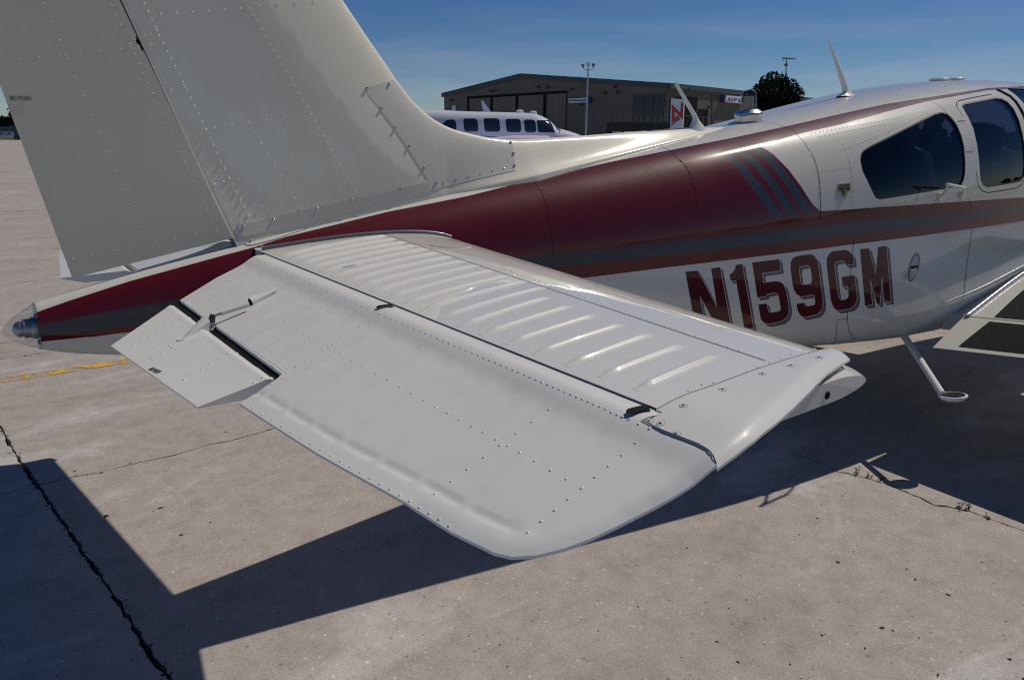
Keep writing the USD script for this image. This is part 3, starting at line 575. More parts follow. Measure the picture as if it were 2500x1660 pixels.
# seam, seal, access covers, rivets on the stabilizer
def stop(P, lift=0.0): return np.stack([P[:, 0], P[:, 1], stab_top(np.maximum(P[:, 0], .006), P[:, 1]) + bead_z(P[:, 0], P[:, 1]) + canning(P[:, 0], P[:, 1], .0009, 3) + lift], 1)
def spts(px): return np.array([onstab(p)[:2] for p in px])
def snorm(P):
    e = 1e-3; N = np.cross(stop(P + [e, 0]) - stop(P - [e, 0]), stop(P + [0, e]) - stop(P - [0, e])); return N / np.linalg.norm(N, axis=1, keepdims=True)
sq = spts(row(z5((232, 38), (1100, 325), (2352, 742)), 30)); sq = np.vstack([sq, spts(row(z6((0, 733), (580, 925)), 10))])
obj('skin_lap', patch(LineString(sq).buffer(.0011), lambda P: stop(P), .02, off=.0009), SEAL, stab_o)
srv = [spts(row(z5((310, 32), (1100, 295), (2300, 712)), 52)), spts(row(np.vstack([z6((38, 733), (550, 908))]), 8)), spts(row(np.vstack([z4((1800, 195), (2340, 420)), z5((60, 418), (1010, 795), (2115, 1238))]), 64)),
       spts(row(r7((560, 505), (700, 475), (830, 448), (1030, 410), (1230, 372), (1400, 335), (1580, 312), (1830, 310), (2060, 310)), 23)), spts(row(r7((1580, 340), (1740, 328), (1890, 305)), 5)),
       spts(row(z6((28, 1190), (145, 1090), (305, 1065), (480, 995), (640, 927), (780, 880), (922, 845)), 13)), spts(z6((60, 1128), (135, 1143), (225, 1105))), spts(r7((940, 705), (975, 715), (1010, 725), (830, 520), (1340, 460), (1920, 525)))]
SR = np.vstack(srv); SR = SR[(SR[:, 0] > .008) & (SR[:, 1] > YT)]
obj('rivets', rivets(stop(SR), snorm(SR), .0030, .45), STABW, stab_o, kind='stuff')
for px, r in ((z5((755, 136))[0], .062), (r7((1225, 652))[0], .03)):
    c = onstab(px)[:2]; obj('access_cover', patch(Point(*c).buffer(r, 24), lambda P: stop(P), .012, off=.0022, depth=.0022), STABW, stab_o)
    obj('cover_screw', rivets(stop(c[None]), snorm(c[None]), .005, .3, 10), STEEL, stab_o)
rs = np.linspace(.01, .62, 26); seal_pts = np.array([[x, -float(f_hw(x)) * .985 - .004, stab_top(np.array([x]), np.array([-f_hw(x)]))[0] + .003] for x in rs])
sealm = tube(seal_pts, .008, 10); obj('root_seal', sealm, SEAL, stab_o, smooth=60); obj('root_seal', mirror(sealm), SEAL, stab_p, smooth=60)

# ---- elevator (drooped), its tip with horn, and the trim tab
def epts(px): return np.array([onelev(p)[:2] for p in px])
hx = -.004
cut_px = e5((160, 385), (1180, 1172), (1222, 1148)) if False else D((415, 692), (648, 860))
E_in = epts(D((592, 592), (500, 640), (415, 692))); E_cut = epts(D((415, 692), (650, 862), (640, 872), (553, 930)))
E_te = epts(D((553, 930), (634, 983), (732, 1045), (840, 1105), (950, 1166), (1040, 1220), (1105, 1255), (1140, 1273), (1180, 1283), (1235, 1279), (1300, 1262), (1360, 1240), (1420, 1212), (1480, 1182), (1540, 1150), (1600, 1115), (1655, 1080)))
E_tip = epts(D((1655, 1080), (1740, 1015), (1830, 940), (1900, 868), (1940, 825), (1953, 808)))
E_horn = epts(D((1942, 803), (1888, 818), (1758, 858), (1666, 893), (1576, 930), (1524, 950)))
def gtip(P): return P[:, 2] - (horn_z(P[:, 0], P[:, 1]) - .012 * np.clip((P[:, 0] + .33) / .20, 0, 1))
tq = lambda px: np.array([hit(p, gtip)[:2] for p in px])
E_te = np.vstack([E_te[:6], tq(D((1105, 1255), (1140, 1272), (1180, 1281), (1235, 1278), (1300, 1262), (1360, 1240), (1420, 1212), (1480, 1182), (1540, 1150), (1600, 1115), (1655, 1080)))])
E_tip = np.vstack([E_te[-1:], tq(D((1698, 1048), (1740, 1016), (1786, 979), (1830, 941), (1870, 902), (1905, 864))), [[.395, -1.775], [.408, -1.763], [.414, -1.752]]])
E_horn = np.array([[.408, YT - .0015], [.3, YT - .0015], [.2, YT - .0015], [.1, YT - .0015], [.02, YT - .0015], [.0, YT - .0015]])
jx = epts(D((1482, 978), (1530, 1003), (1600, 1048), (1655, 1080))); jx[-1] = E_te[-1]; jx[2] = jx[1] * .45 + jx[3] * .55 + [.002, 0]
y_root = E_in[0][1]
elev_poly = Polygon(np.vstack([[hx, y_root], E_in[1:], E_cut[1:], E_te[1:], E_tip[1:], [[E_horn[0][0] + .004, E_horn[0][1]]], E_horn[1:-1], [[hx, YT - .0015]]])).buffer(0)
tipcut = Polygon(np.vstack([jx, [[jx[-1][0] - .0, -2.3], [.7, -2.3], [.7, -1.5], [.02, -1.5], [hx + .004, -1.60], [hx, jx[0][1]]]])).buffer(0)
horn_poly = Polygon(np.vstack([[jx[0]], jx[1:], E_tip[1:], [[E_horn[0][0] + .004, E_horn[0][1]]], E_horn[1:-1], [[hx, YT - .0015], [hx, jx[0][1]]]])).buffer(0)
main_poly = elev_poly.difference(horn_poly.buffer(.0012)).buffer(-.0005).buffer(.0005)
if main_poly.geom_type != 'Polygon': main_poly = max(main_poly.geoms, key=lambda g: g.area)
te_line = LineString(np.vstack([E_cut[-1:], E_te])); tip_line = LineString(np.vstack([E_te[4:], E_tip]))
ribs_y = np.arange(-1.86, -.2, .098)
def ethick(P):
    d = shapely.distance(te_line, shapely.points(P)); return np.clip(.004 + d * .115, .004, .05)
def etop(P):
    x, y = P[:, 0], P[:, 1]; z = elev_top(x, y)
    d = shapely.distance(te_line, shapely.points(P))
    nearest = np.min(np.abs(y[:, None] - (ribs_y[None] + .10 * x[:, None])), axis=1)
    rib = np.exp(-(nearest / .012) ** 2)
    on = np.clip((-x - .075) / .03, 0, 1) * np.clip((d - .05) / .03, 0, 1) * (y > -1.72)
    z = z + .0011 * rib * on + canning(x, y, .0006, 8) * np.clip(-x * 12, 0, 1)
    z = z - .0022 * np.exp(-((d - .036) / .0062) ** 2) * (1 - .92 * np.exp(-(nearest / .009) ** 2)) * (x < -.1) * (y > -1.80)
    z = z - .0012 * np.exp(-((x + .085) / .014) ** 2) * np.exp(-((nearest - .049) / .007) ** 2) * (x < -.05)
    e = np.clip(shapely.distance(tip_line, shapely.points(P)), 0, .018); return np.stack([x, y, z - .012 * (1 - e / .018) ** 2 * np.clip((x + .33) / .20, 0, 1)], 1)
def ebot(P): z = etop(P); z[:, 2] -= ethick(P); return z
def htop(P):
    x, y = P[:, 0], P[:, 1]; z = horn_z(x, y)
    e = np.clip(shapely.distance(tip_line, shapely.points(P)), 0, .026); rim = .012 * (1 - e / .024) ** 2 * (e < .024)
    return np.stack([x, y, z - rim - canning(x, y, .0008, 5)], 1)
def hbot(P):
    z = htop(P); e = shapely.distance(tip_line, shapely.points(P)); z[:, 2] -= np.clip(e * .5, .004, .022); return z
def slab(poly, ft, fb, res, extra=None):
    P, T, loops = tri_poly(poly, res, extra); a, b = ft(P), fb(P); na = meshkit.arrays((a, T), True); nb_ = meshkit.arrays((b, T[:, ::-1]), True)
    out = [na, nb_]
    for lp in loops:
        n = len(lp); V = np.vstack([a[lp], b[lp]]); i = np.arange(n); nx = np.roll(i, -1); F = np.vstack([np.stack([i, i + n, nx], 1), np.stack([nx, i + n, nx + n], 1)])
        out.append(meshkit.arrays((V, F), 40))
    return cat(*out)
tdir = E_te[2] - E_te[0]; tdir /= np.linalg.norm(tdir); tnrm = np.array([tdir[1], -tdir[0]]); tnrm = tnrm if tnrm[0] > 0 else -tnrm
xt = np.array([E_te[0] + tdir * a + tnrm * b_ for a in np.arange(-.02, .78, .006) for b_ in np.arange(.018, .062, .0044)]); xf = np.array([(x_, y_) for x_ in np.arange(-.108, -.058, .0045) for y_ in np.arange(-1.74, -.2, .006)])
em = slab(main_poly, etop, ebot, .0095, np.vstack([xt, xf]))
elev_o = obj('elevator', em, ELEVW, plane); elev_p = obj('elevator', mirror(em), ELEVW, plane)
hm = slab(horn_poly.buffer(-.0004), htop, hbot, .009)
horn_o = obj('elevator_tip', hm, STABW, elev_o); obj('elevator_tip', mirror(hm), STABW, elev_p)
jd = dens(jx, .012); jt = np.linspace(0, 1, len(jd)); jn = np.gradient(jd, axis=0); jn = np.stack([-jn[:, 1], jn[:, 0]], 1) / np.linalg.norm(jn, axis=1, keepdims=True); jd = jd - jn * np.sign((jn[:1] * [1, 0]).sum() or 1) * .002; jw = (.0008 + .0012 * np.sin(np.pi * np.clip(jt * 1.1 - .1, 0, 1)) ** .8)[:, None]
obj('tip_joint', patch(Polygon(np.vstack([jd + jn * jw, (jd - jn * jw)[::-1]])).buffer(0), lambda P: etop(P), .012, off=.0012), plain('joint_shadow_blue', (.06, .07, .10), .4), elev_o)
def enorm(P, f=etop):
    e = 1.5e-3; N = np.cross(f(P + [e, 0]) - f(P - [e, 0]), f(P + [0, e]) - f(P - [0, e])); return N / np.linalg.norm(N, axis=1, keepdims=True)
er = [epts(row(np.vstack([z4((1735, 240), (2340, 515)), z5((145, 572), (782, 845), (1346, 1085), (1973, 1355))]), 66)), epts(row(e5((190, 380), (470, 595)), 20)), epts(row(e5((590, 672), (1235, 1118)), 42)), epts(row(e5((205, 395), (470, 605)), 20)), epts(row(e5((620, 700), (1205, 1100)), 38)),
      epts(row(z4((1240, 492), (1460, 360), (1700, 228)), 11)), epts(row(z4((1452, 397), (1686, 521)), 8)), epts(row(z4((1785, 578), (2330, 878)), 14)), epts(row(z5((0, 880), (725, 1280), (1228, 1551)), 16)), epts(row(D((1233, 1063), (1342, 1122)), 4)),
      epts(row(np.vstack([z4((1960, 1005), (2137, 900), (2305, 797)), z5((92, 728), (265, 625))]), 11)), epts(row(D((1003, 1137), (1160, 1022), (1265, 945)), 8)), epts(row(D((1217, 1225), (1343, 1122), (1437, 1045), (1497, 998)), 10)),
      epts(row(np.vstack([z4((1725, 1253), (1848, 1325), (1975, 1405), (2190, 1532)), D((868, 1110), (1022, 1200), (1104, 1247))]), 24)), epts(row(D((1112, 1249), (1155, 1266), (1215, 1268), (1285, 1251), (1352, 1228), (1415, 1201), (1475, 1171), (1532, 1139), (1590, 1106)), 10)),
      epts(row(D((650, 872), (590, 905), (555, 930)), 5)), epts(D((1433, 970), (1452, 975), (1472, 987), (1497, 996)))]
DR = np.vstack(er[1:5]); DR = DR[inside(main_poly.buffer(-.003), DR)]; obj('close_rivets', rivets(etop(DR), enorm(DR), .0019, .45, 6), ELEVW, elev_o, kind='stuff')
ER = np.vstack([er[0], *er[5:]]); ER = ER[inside(main_poly.buffer(-.004), ER)]
obj('rivets', rivets(etop(ER), enorm(ER), .0026, .45), ELEVW, elev_o, kind='stuff')
RINGM = plain('screw_ring_shadow', (.22, .22, .22), .5)
for p in D((1888, 824), (1823, 843), (1758, 862), (1666, 898), (1576, 935), (1497, 971), (1523, 976), (1559, 1000), (1603, 1026)):
    c = onelev(p)[:2][None]
    s_ = htop(c); nn = enorm(c, htop)[0]; sc = obj('tip_screw', lathe([(.0050, -.001), (.0050, .0004), (.0040, .0008)], s_[0], nn, 16), STABW, elev_o, smooth=30)
    obj('screw_ring', lathe([(.0060, -.0008), (.0060, .0002), (.0052, .0003)], s_[0], nn, 16), RINGM, sc)
    obj('screw_slot', cat(*[boxm((.0050, .0013, .0006), s_[0] + nn * .0009, a) for a in (.5, .5 + math.pi / 2)]), GAP, sc)
obj('horn_seam', patch(LineString([[.40, YT - .002], [.2, YT - .002], [.0, YT - .002]]).buffer(.0009), lambda P: htop(P), .02, off=.0006), plain('seam_grey', (.25, .25, .25), .5), elev_o)
for p in z5((315, 570), (2050, 1285)):
    c = onelev(p)[:2]; obj('hinge_slot', patch(LineString([c + [.012, .0], c + [-.012, .002]]).buffer(.0075), lambda P: np.stack([P[:, 0], P[:, 1], elev_top(np.minimum(P[:, 0], -.03), P[:, 1])], 1), .008, off=.004), GAP, elev_o)
    obj('hinge_bracket', boxm((.05, .006, .03), (0.0, c[1] + .004, H0 - .016)), STEEL, stab_o)
# trim tab
T_f = epts(D((404, 699), (640, 869)))
T_zf = H0 + KE * T_f[:, 0].mean() + .004; T_xf = T_f[:, 0].mean(); KT = 0.22
def gtab(P): return P[:, 2] - (T_zf + KT * (P[:, 0] - T_xf))
T_te = np.array([hit(p, gtab)[:2] for p in D((456, 940), (256, 798))])
tab_poly = Polygon(np.vstack([T_f, T_te])).buffer(0); tab_te = LineString(T_te); tab_fr = LineString(T_f)
def ttop(P):
    d = np.clip(shapely.distance(tab_fr, shapely.points(P)), 0, .03); z = T_zf + KT * (P[:, 0] - T_xf) - (.03 - np.sqrt(np.maximum(.03 ** 2 - (.03 - d) ** 2, 0))) * .5 + .003 * np.exp(-((d - .02) / .01) ** 2)
    return np.stack([P[:, 0], P[:, 1], z + canning(P[:, 0], P[:, 1], .0015, 12)], 1)
def tbot(P):
    z = ttop(P); d = shapely.distance(tab_te, shapely.points(P)); z[:, 2] -= np.clip(.003 + d * .22, .003, .024); return z
tm_ = slab(tab_poly, ttop, tbot, .008)
tab_o = obj('trim_tab', tm_, ELEVW, elev_o); tab_p = obj('trim_tab', mirror(tm_), ELEVW, elev_p)
def tpts(px): return np.array([hit(p, gtab)[:2] for p in px])
TR = np.vstack([tpts(row(e5((5, 665), (175, 585), (265, 557)), 4)), tpts(e5((60, 868), (90, 888))), tpts(row(e5((210, 1222), (570, 1000), (660, 952), (755, 917)), 7)), tpts(row(e5((480, 1462), (650, 1418), (745, 1383), (840, 1318), (930, 1258), (1020, 1208), (1115, 1170)), 8)), tpts(row(z4((820, 780), (940, 685), (1047, 602)), 5)), tpts(row(z4((915, 825), (1235, 640)), 7)), tpts(z4((1035, 905), (1047, 918), (1100, 865), (1113, 878), (1162, 825), (1177, 838)))])
TR = TR[inside(tab_poly.buffer(-.003), TR)]
obj('rivets', rivets(ttop(TR), enorm(TR, ttop), .0031, .5), ELEVW, tab_o, kind='stuff')
gapf = Polygon(np.vstack([E_cut[:2], T_f[::-1]])).buffer(.004)
obj('tab_gap_lining', patch(gapf, lambda P: np.stack([P[:, 0], P[:, 1], H0 + KE * P[:, 0] - .004], 1), .02), GAP, elev_o)
obj('hinge_gap_lining', boxm((.005, 1.60, .05), (-.0020, -.14 - .80, H0 - .027)), GAP, stab_o); obj('hinge_gap_lining', boxm((.005, 1.60, .05), (-.0020, .14 + .80, H0 - .027)), GAP, stab_p)
# trim tab push rod, its horn and fairing
def lift(px, dz): return hit(px, lambda P: P[:, 2] - (H0 + KE * P[:, 0] + dz))
rod_a, rod_b = lift(e5((510, 560))[0], .024), lift(e5((885, 440))[0], .016)
ROD = plain('push_rod_paint', (.50, .53, .50), .35, coat=.3)
rod_m = (rod_a + rod_b) / 2
ro = obj('trim_push_rod', tube([rod_a, rod_a + (rod_b - rod_a) * .22], .0030, 10), STEEL, elev_o, smooth=60)
q1 = rod_a + (rod_b - rod_a) * .22; obj('rod_collar', tube([q1, q1 + (rod_b - rod_a) * .05], .0062, 12), ROD, ro, smooth=40); obj('rod_sleeve', tube([q1 + (rod_b - rod_a) * .05, rod_b], .0046, 12), ROD, ro, smooth=60)
obj('rod_end', tube([rod_a - (rod_b - rod_a) * .06 + [0, 0, -.012], rod_a + [0, 0, .004]], [.008, .006], 10), RUBBER, ro, smooth=60)
fa, fb_ = onelev(e5((900, 440))[0]), onelev(e5((1165, 312))[0])
tt = np.linspace(0, 1, 12); fpath = fa + (fb_ - fa) * tt[:, None]; fpath[:, 2] = [elev_top(np.array([p[0]]), np.array([p[1]]))[0] + .002 for p in fpath]
fpath[:, 2] += .004; obj('rod_fairing', tube(fpath, .0080 * (1 - tt) + .004, 14, caps=True), ELEVW, elev_o, smooth=60)
obj('fairing_mouth', lathe([(.0095, 0), (.0095, .001)], fpath[0] + (fpath[0] - fpath[1]) / np.linalg.norm(fpath[0] - fpath[1]) * .0005, fpath[0] - fpath[1], 16), GAP, elev_o)
ha, hb = tpts(e5((190, 800)))[0], tpts(e5((490, 660)))[0]
za, zb_ = ttop(ha[None])[0], ttop(hb[None])[0]
wd = np.array([-(hb - ha)[1], (hb - ha)[0]]); wd /= np.linalg.norm(wd)
for sgn in (-1, 1):
    o3 = np.r_[wd * .0035 * sgn, 0]; pl = []
    for w in (-.0012, .0012):
        o = o3 + np.r_[wd * w, 0]; pl += [za + o, zb_ + o, zb_ + o + [.010, .003, .026], zb_ + o + [-.012, .003, .030], za + o + (zb_ - za) * .15 + [0, 0, .004]]
    hull = trimesh.convex.convex_hull(np.array(pl)); obj('trim_horn', hull, ROD, tab_o, smooth=20)
hp_ = LineString([ha, hb]).buffer(.011, cap_style=1); obj('horn_flange', patch(hp_, ttop, .01, off=.0018, depth=.0018), ELEVW, tab_o)
for f in (.28, .8): obj('horn_bolt', lathe([(.0045, -.0085), (.0045, .0085)], zb_ + [.0, .002, .004 + .022 * f], np.r_[wd, 0], 10), STEEL, tab_o, smooth=30)
# placards
def text_on(txt, p0, p1, h, n, parent, name='no_push_placard'):
    d = p1 - p0; ln = np.linalg.norm(d); h = ln / 4.1; t = meshkit.text_mesh(txt, h, .0006); w = t.bounds[1][0]; x = d / ln; n = n / np.linalg.norm(n); y = np.cross(n, x)
    V = t.vertices * [ln / w, 1, 1]; V = p0 + V[:, :1] * x + V[:, 1:2] * y + (V[:, 2:] + .0006) * n
    obj(name, (V, t.faces), BLACK, parent)
a_, b_ = tpts(z4((1012, 990), (1072, 1018))); text_on('NO PUSH', ttop(a_[None])[0], ttop(b_[None])[0], .0, enorm(a_[None], ttop)[0], tab_o)

# ---- vertical fin and rudder
LEp = np.array([hit_axis(p, 1, -.004)[[0, 2]] for p in D((790, 0), (850, 90), (890, 148), (918, 190), (955, 236), (1000, 275), (1045, 298), (1090, 310), (1130, 318), (1180, 322), (1300, 316), (1450, 305), (1580, 296))])
dtop = (LEp[0] - LEp[3]) / np.linalg.norm(LEp[0] - LEp[3]); LEp = np.vstack([LEp[0] + dtop * (2.52 - LEp[0][1]) / dtop[1], LEp, [[2.16, 1.662]]])
le_s = np.r_[0, np.cumsum(np.linalg.norm(np.diff(LEp, axis=0), axis=1))]
from scipy.interpolate import PchipInterpolator
lex, lez = PchipInterpolator(le_s, LEp[:, 0]), PchipInterpolator(le_s, LEp[:, 1])
le_d = np.linspace(0, le_s[-1], 300); LEl = LineString(np.stack([lex(le_d), lez(le_d)], 1))
HGt, HGb = hit_axis(D((282, -6))[0], 1, -.034)[[0, 2]], hit_axis(D((546, 552))[0], 1, -.036)[[0, 2]]
hd = (HGt - HGb) / (HGt[1] - HGb[1]); HGtop = HGb + hd * (2.52 - HGb[1])
def fin_t(P):
    d = shapely.distance(LEl, shapely.points(P)); q = np.clip(d / .30, 0, 1); base = .047 * np.sqrt(1 - (1 - q) ** 2) * (1 - .62 * np.clip((d - .22) / .42, 0, 1)) * (1 - .25 * np.clip((P[:, 1] - 1.3) / 1.2, 0, 1))
    h = P[:, 1] - f_top(P[:, 0]); dors = np.clip((P[:, 0] - .7) / .35, 0, 1)
    return base * (1 + dors * .5) + .006 * np.exp(-np.clip(h, 0, 9) / .05) * (1 - dors) + .05 * dors * np.exp(-np.clip(h, 0, 9) / .045)
def fin_y(P): return np.stack([P[:, 0], -(fin_t(P) + (meshkit.fbm(np.stack([P[:, 0] * 4, P[:, 1] * 3, P[:, 0] * 0 + 2.], -1), 3, 4) - .5) * .0010 * np.clip(fin_t(P) / .03, 0, 1)), P[:, 1]], 1)
na, nbb = 190, 60
Pg = []
sp_x = np.linspace(float(HGb[0]), 2.16, 120)
inner = np.vstack([np.linspace(HGtop, HGb + [0, -.02], 70), np.stack([sp_x, f_top(sp_x) - .035], 1)[1:]])
is_ = np.r_[0, np.cumsum(np.linalg.norm(np.diff(inner, axis=0), axis=1))]; is_ /= is_[-1]
br_le = le_s[4] / le_s[-1]; br_in = np.linalg.norm(HGtop - HGb) / (np.linalg.norm(HGtop - HGb) + 2.2)
av = np.linspace(0, 1, na)
def map_in(a):
    return np.interp(a, [0, br_le, 1], [0, br_in + .04, 1])
bv = np.linspace(0, 1, nbb) ** 2
for a in av:
    le = np.array([lex(a * le_s[-1]), lez(a * le_s[-1])]); t = map_in(a); ii = np.array([np.interp(t, is_, inner[:, 0]), np.interp(t, is_, inner[:, 1])])
    Pg.append(le + bv[:, None] * (ii - le))
Pg = np.vstack(Pg); Vf = fin_y(Pg); idx = np.arange(na * nbb).reshape(na, nbb); p, q, r, s = idx[:-1, :-1].ravel(), idx[1:, :-1].ravel(), idx[1:, 1:].ravel(), idx[:-1, 1:].ravel()
Ff = np.vstack([np.stack([p, q, r], 1), np.stack([p, r, s], 1)]); fm_ = outward((Vf, Ff), np.array([.5, 1, 1.8])); fm2 = smoothN(fm_)
lei = idx[:, 0]; nrm = fm2[2].copy()                               # along the leading edge the normal lies in the plane of symmetry
nrm[lei] = nrm[lei] * [1, 0, 1]; nrm /= np.linalg.norm(nrm, axis=1, keepdims=True); fm2 = (fm2[0], fm2[1], nrm)
sealf = np.array([[HGt[0], 0, 0]])
bkf = []
zz = np.linspace(HGb[1] - .01, 2.52, 30); hxs = HGb[0] + hd[0] * (zz - HGb[1]); tb = fin_t(np.stack([hxs, zz], 1)) + .0005
bkV = np.vstack([np.stack([hxs + .004, -tb, zz], 1), np.stack([hxs + .004, tb, zz], 1)]); bkF = np.array([f for i in range(29) for f in ((i, i + 1, 31 + i), (i, 31 + i, 30 + i))])
tx = np.linspace(float(lex(0)), HGtop[0], 20); tz = np.full(20, 2.52); tt_ = fin_t(np.stack([tx, tz], 1)); tpV = np.vstack([np.stack([tx, -tt_, tz], 1), np.stack([tx, tt_, tz], 1)]); tpF = np.array([f for i in range(19) for f in ((i, 21 + i, i + 1), (i, 20 + i, 21 + i))])
fin_o = obj('vertical_fin', cat(fm2, mirror(fm2)), FINW, plane)
obj('fin_rear_spar', (bkV, bkF), GAP, fin_o); obj('fin_cap', (tpV, tpF), FINW, fin_o)
def gfin(P): return P[:, 1] + fin_t(P[:, [0, 2]])
def finp(px): return np.array([hit(p, gfin)[[0, 2]] for p in px])
def fnn(P, f=fin_y):
    e = 2e-3; N = np.cross(f(P + [e, 0]) - f(P - [e, 0]), f(P + [0, e]) - f(P - [0, e])); N *= np.where(N[:, 1:2] > 0, -1, 1); return N / np.linalg.norm(N, axis=1, keepdims=True)
def ydown(poly, off, depth, res=.014): return patch(poly, fin_y, res, off=off, depth=depth, sign=-1 if np.cross([1, 0, 0], [0, 0, 1])[1] > 0 else 1)
lapA = finp(row(np.vstack([z1((1655, 0), (2352, 1175)), z2((20, 1165), (98, 1310))]), 14))
lap_poly = Polygon(np.vstack([[lapA[0] + (lapA[0] - lapA[-1]) * .5], lapA, finp(D((985, 425), (840, 205), (905, 190))), finp(D((760, -60)))])).buffer(0)
fin_plate = Polygon([(lex(t), lez(t)) for t in np.linspace(0, le_s[-1], 200)]  + list(map(tuple, inner[::-1])))
lapq = lap_poly.intersection(fin_plate.difference(LEl.buffer(.035)))
obj('leading_edge_skin', ydown(max(getattr(lapq, 'geoms', [lapq]), key=lambda g: g.area), .0010, .0010, .02), FINW, fin_o)
fr_px = z2((185, 600), (330, 560), (378, 548), (405, 556), (432, 590), (500, 675), (560, 742), (640, 820), (760, 888), (850, 925), (950, 950), (1050, 966), (1165, 957), (1180, 1000), (1192, 1080), (1200, 1165), (900, 1230), (700, 1278), (648, 1300), (570, 1180), (470, 1020), (380, 885), (280, 755), (200, 660), (176, 620))
fair = Polygon(finp(dens(fr_px, 10, True))).buffer(.001).intersection(fin_plate.buffer(.002)); fair = fair.difference(LEl.buffer(.010)); fair = max(getattr(fair, 'geoms', [fair]), key=lambda g: g.area)
dors = Polygon(finp(dens(z2((1165, 957), (1500, 935), (1900, 900), (2300, 876), (2352, 874), (2352, 915), (2000, 985), (1600, 1075), (1200, 1165), (1192, 1080), (1180, 1000)), 12, True))).buffer(.001)
fy_le = fair.boundary
def fair_y(P):
    v = fin_y(P); return v
fo = obj('dorsal_fairing', ydown(fair, .0017, .0017, .014), CREAM, fin_o)
frm = mirror(ydown(fair, .0017, .0017, .03)); obj('dorsal_fairing', frm, CREAM, fin_o)
SCRW = plain('screw_steel', (.5, .5, .5), .25, 1.0)
for p in z2((182, 606), (330, 582), (280, 743), (376, 876), (470, 1002), (573, 1146), (655, 1254), (1166, 975), (1184, 1050), (1192, 1133)):
    c = finp([p]); n_ = fnn(c)[0]; obj('fairing_screw', lathe([(.0048, -.002), (.0048, .0018), (.0034, .0034), (.001, .0038)], fin_y(c)[0] + n_ * .003, n_, 14), SCRW, fo, smooth=35)
BR = finp(z2((710, 1243), (795, 1222), (877, 1205), (960, 1185), (1040, 1168), (1118, 1152)))
obj('rivets', rivets(fin_y(BR) + fnn(BR) * .003, fnn(BR), .0034, .5), CREAM, fo, kind='stuff')
fl_px = np.vstack([r7((160, 262), (330, 240), (600, 172), (900, 100), (1260, 18)), z2((250, 1325), (420, 1290), (600, 1240), (645, 1300)), r7((1500, 40), (1200, 125), (860, 222), (500, 312), (240, 375), (200, 378), (175, 340), (158, 295))])
flg = Polygon(finp(dens(fl_px, 10, True))).buffer(0); flg = max(getattr(flg, 'geoms', [flg]), key=lambda g: g.area)
go = obj('fin_base_flange', ydown(flg, .0025, .0025, .014), CREAM, fin_o)
fu = fpoly(np.vstack([r7((200, 378), (240, 375), (500, 312), (860, 222), (1200, 125), (1500, 40)), z2((645, 1300), (1190, 1172), (1245, 1182), (900, 1258), (660, 1322), (600, 1345), (440, 1395), (110, 1485)), r7((1290, 172), (800, 318), (500, 420), (300, 470), (240, 470), (212, 420))]), 6)
obj('fuselage_flange', patch(fu, fus, .014, off=.003, depth=.0025, sign=FSIGN), CREAM, fin_o)
for p in np.vstack([r7((215, 288), (502, 222), (923, 117), (1258, 36)), z2((414, 1293),)]):
    c = finp([p]); n_ = fnn(c)[0]; obj('fairing_screw', lathe([(.0048, -.002), (.0048, .0018), (.0034, .0034), (.001, .0038)], fin_y(c)[0] + n_ * .0022, n_, 14), SCRW, go, smooth=35)
for p in np.vstack([r7((282, 445), (785, 300), (1290, 163), (1757, 35)), z2((438, 1368), (660, 1310), (695, 1280), (840, 1260), (925, 1240), (1090, 1200), (1207, 1172)), r7((388, 485),)]):
    g_ = fpts(np.array([p])); n_ = fnorm(g_)[0]; obj('flange_screw', lathe([(.0048, -.002), (.0048, .0026), (.0034, .0045), (.001, .005)], fus(g_)[0] + n_ * .0025, n_, 14), SCRW, go, smooth=35)
fv = [finp(row(z1((985, 28), (1100, 275), (1250, 567), (1395, 865), (1555, 1198), (1692, 1478)), 28)), finp(row(np.vstack([z1((1703, 57), (2015, 597), (2335, 1150)), z2((55, 1230), (105, 1313))]), 27)), finp(row(z1((1097, 98), (1640, 62)), 6)), finp(row(z1((1465, 873), (2055, 788)), 6)), finp(row(z1((1738, 905), (2010, 1352)), 7)),
      finp(z1((990, 243), (1025, 230), (1070, 213), (1025, 306), (1057, 293), (1165, 620), (1213, 610), (1256, 595), (1468, 1260), (1527, 1243), (1566, 1224), (1787, 1404), (2053, 1425), (2312, 1265))), finp(r7((180, 33), (218, 107), (257, 184), (385, 83), (700, 12), (762, 115))), finp(row(z1((1775, 45), (1940, 30), (2140, 10)), 4))]
FV = np.vstack(fv); obj('rivets', rivets(fin_y(FV) + fnn(FV) * .001, fnn(FV), .0035, .5), FINW, fin_o, kind='stuff')
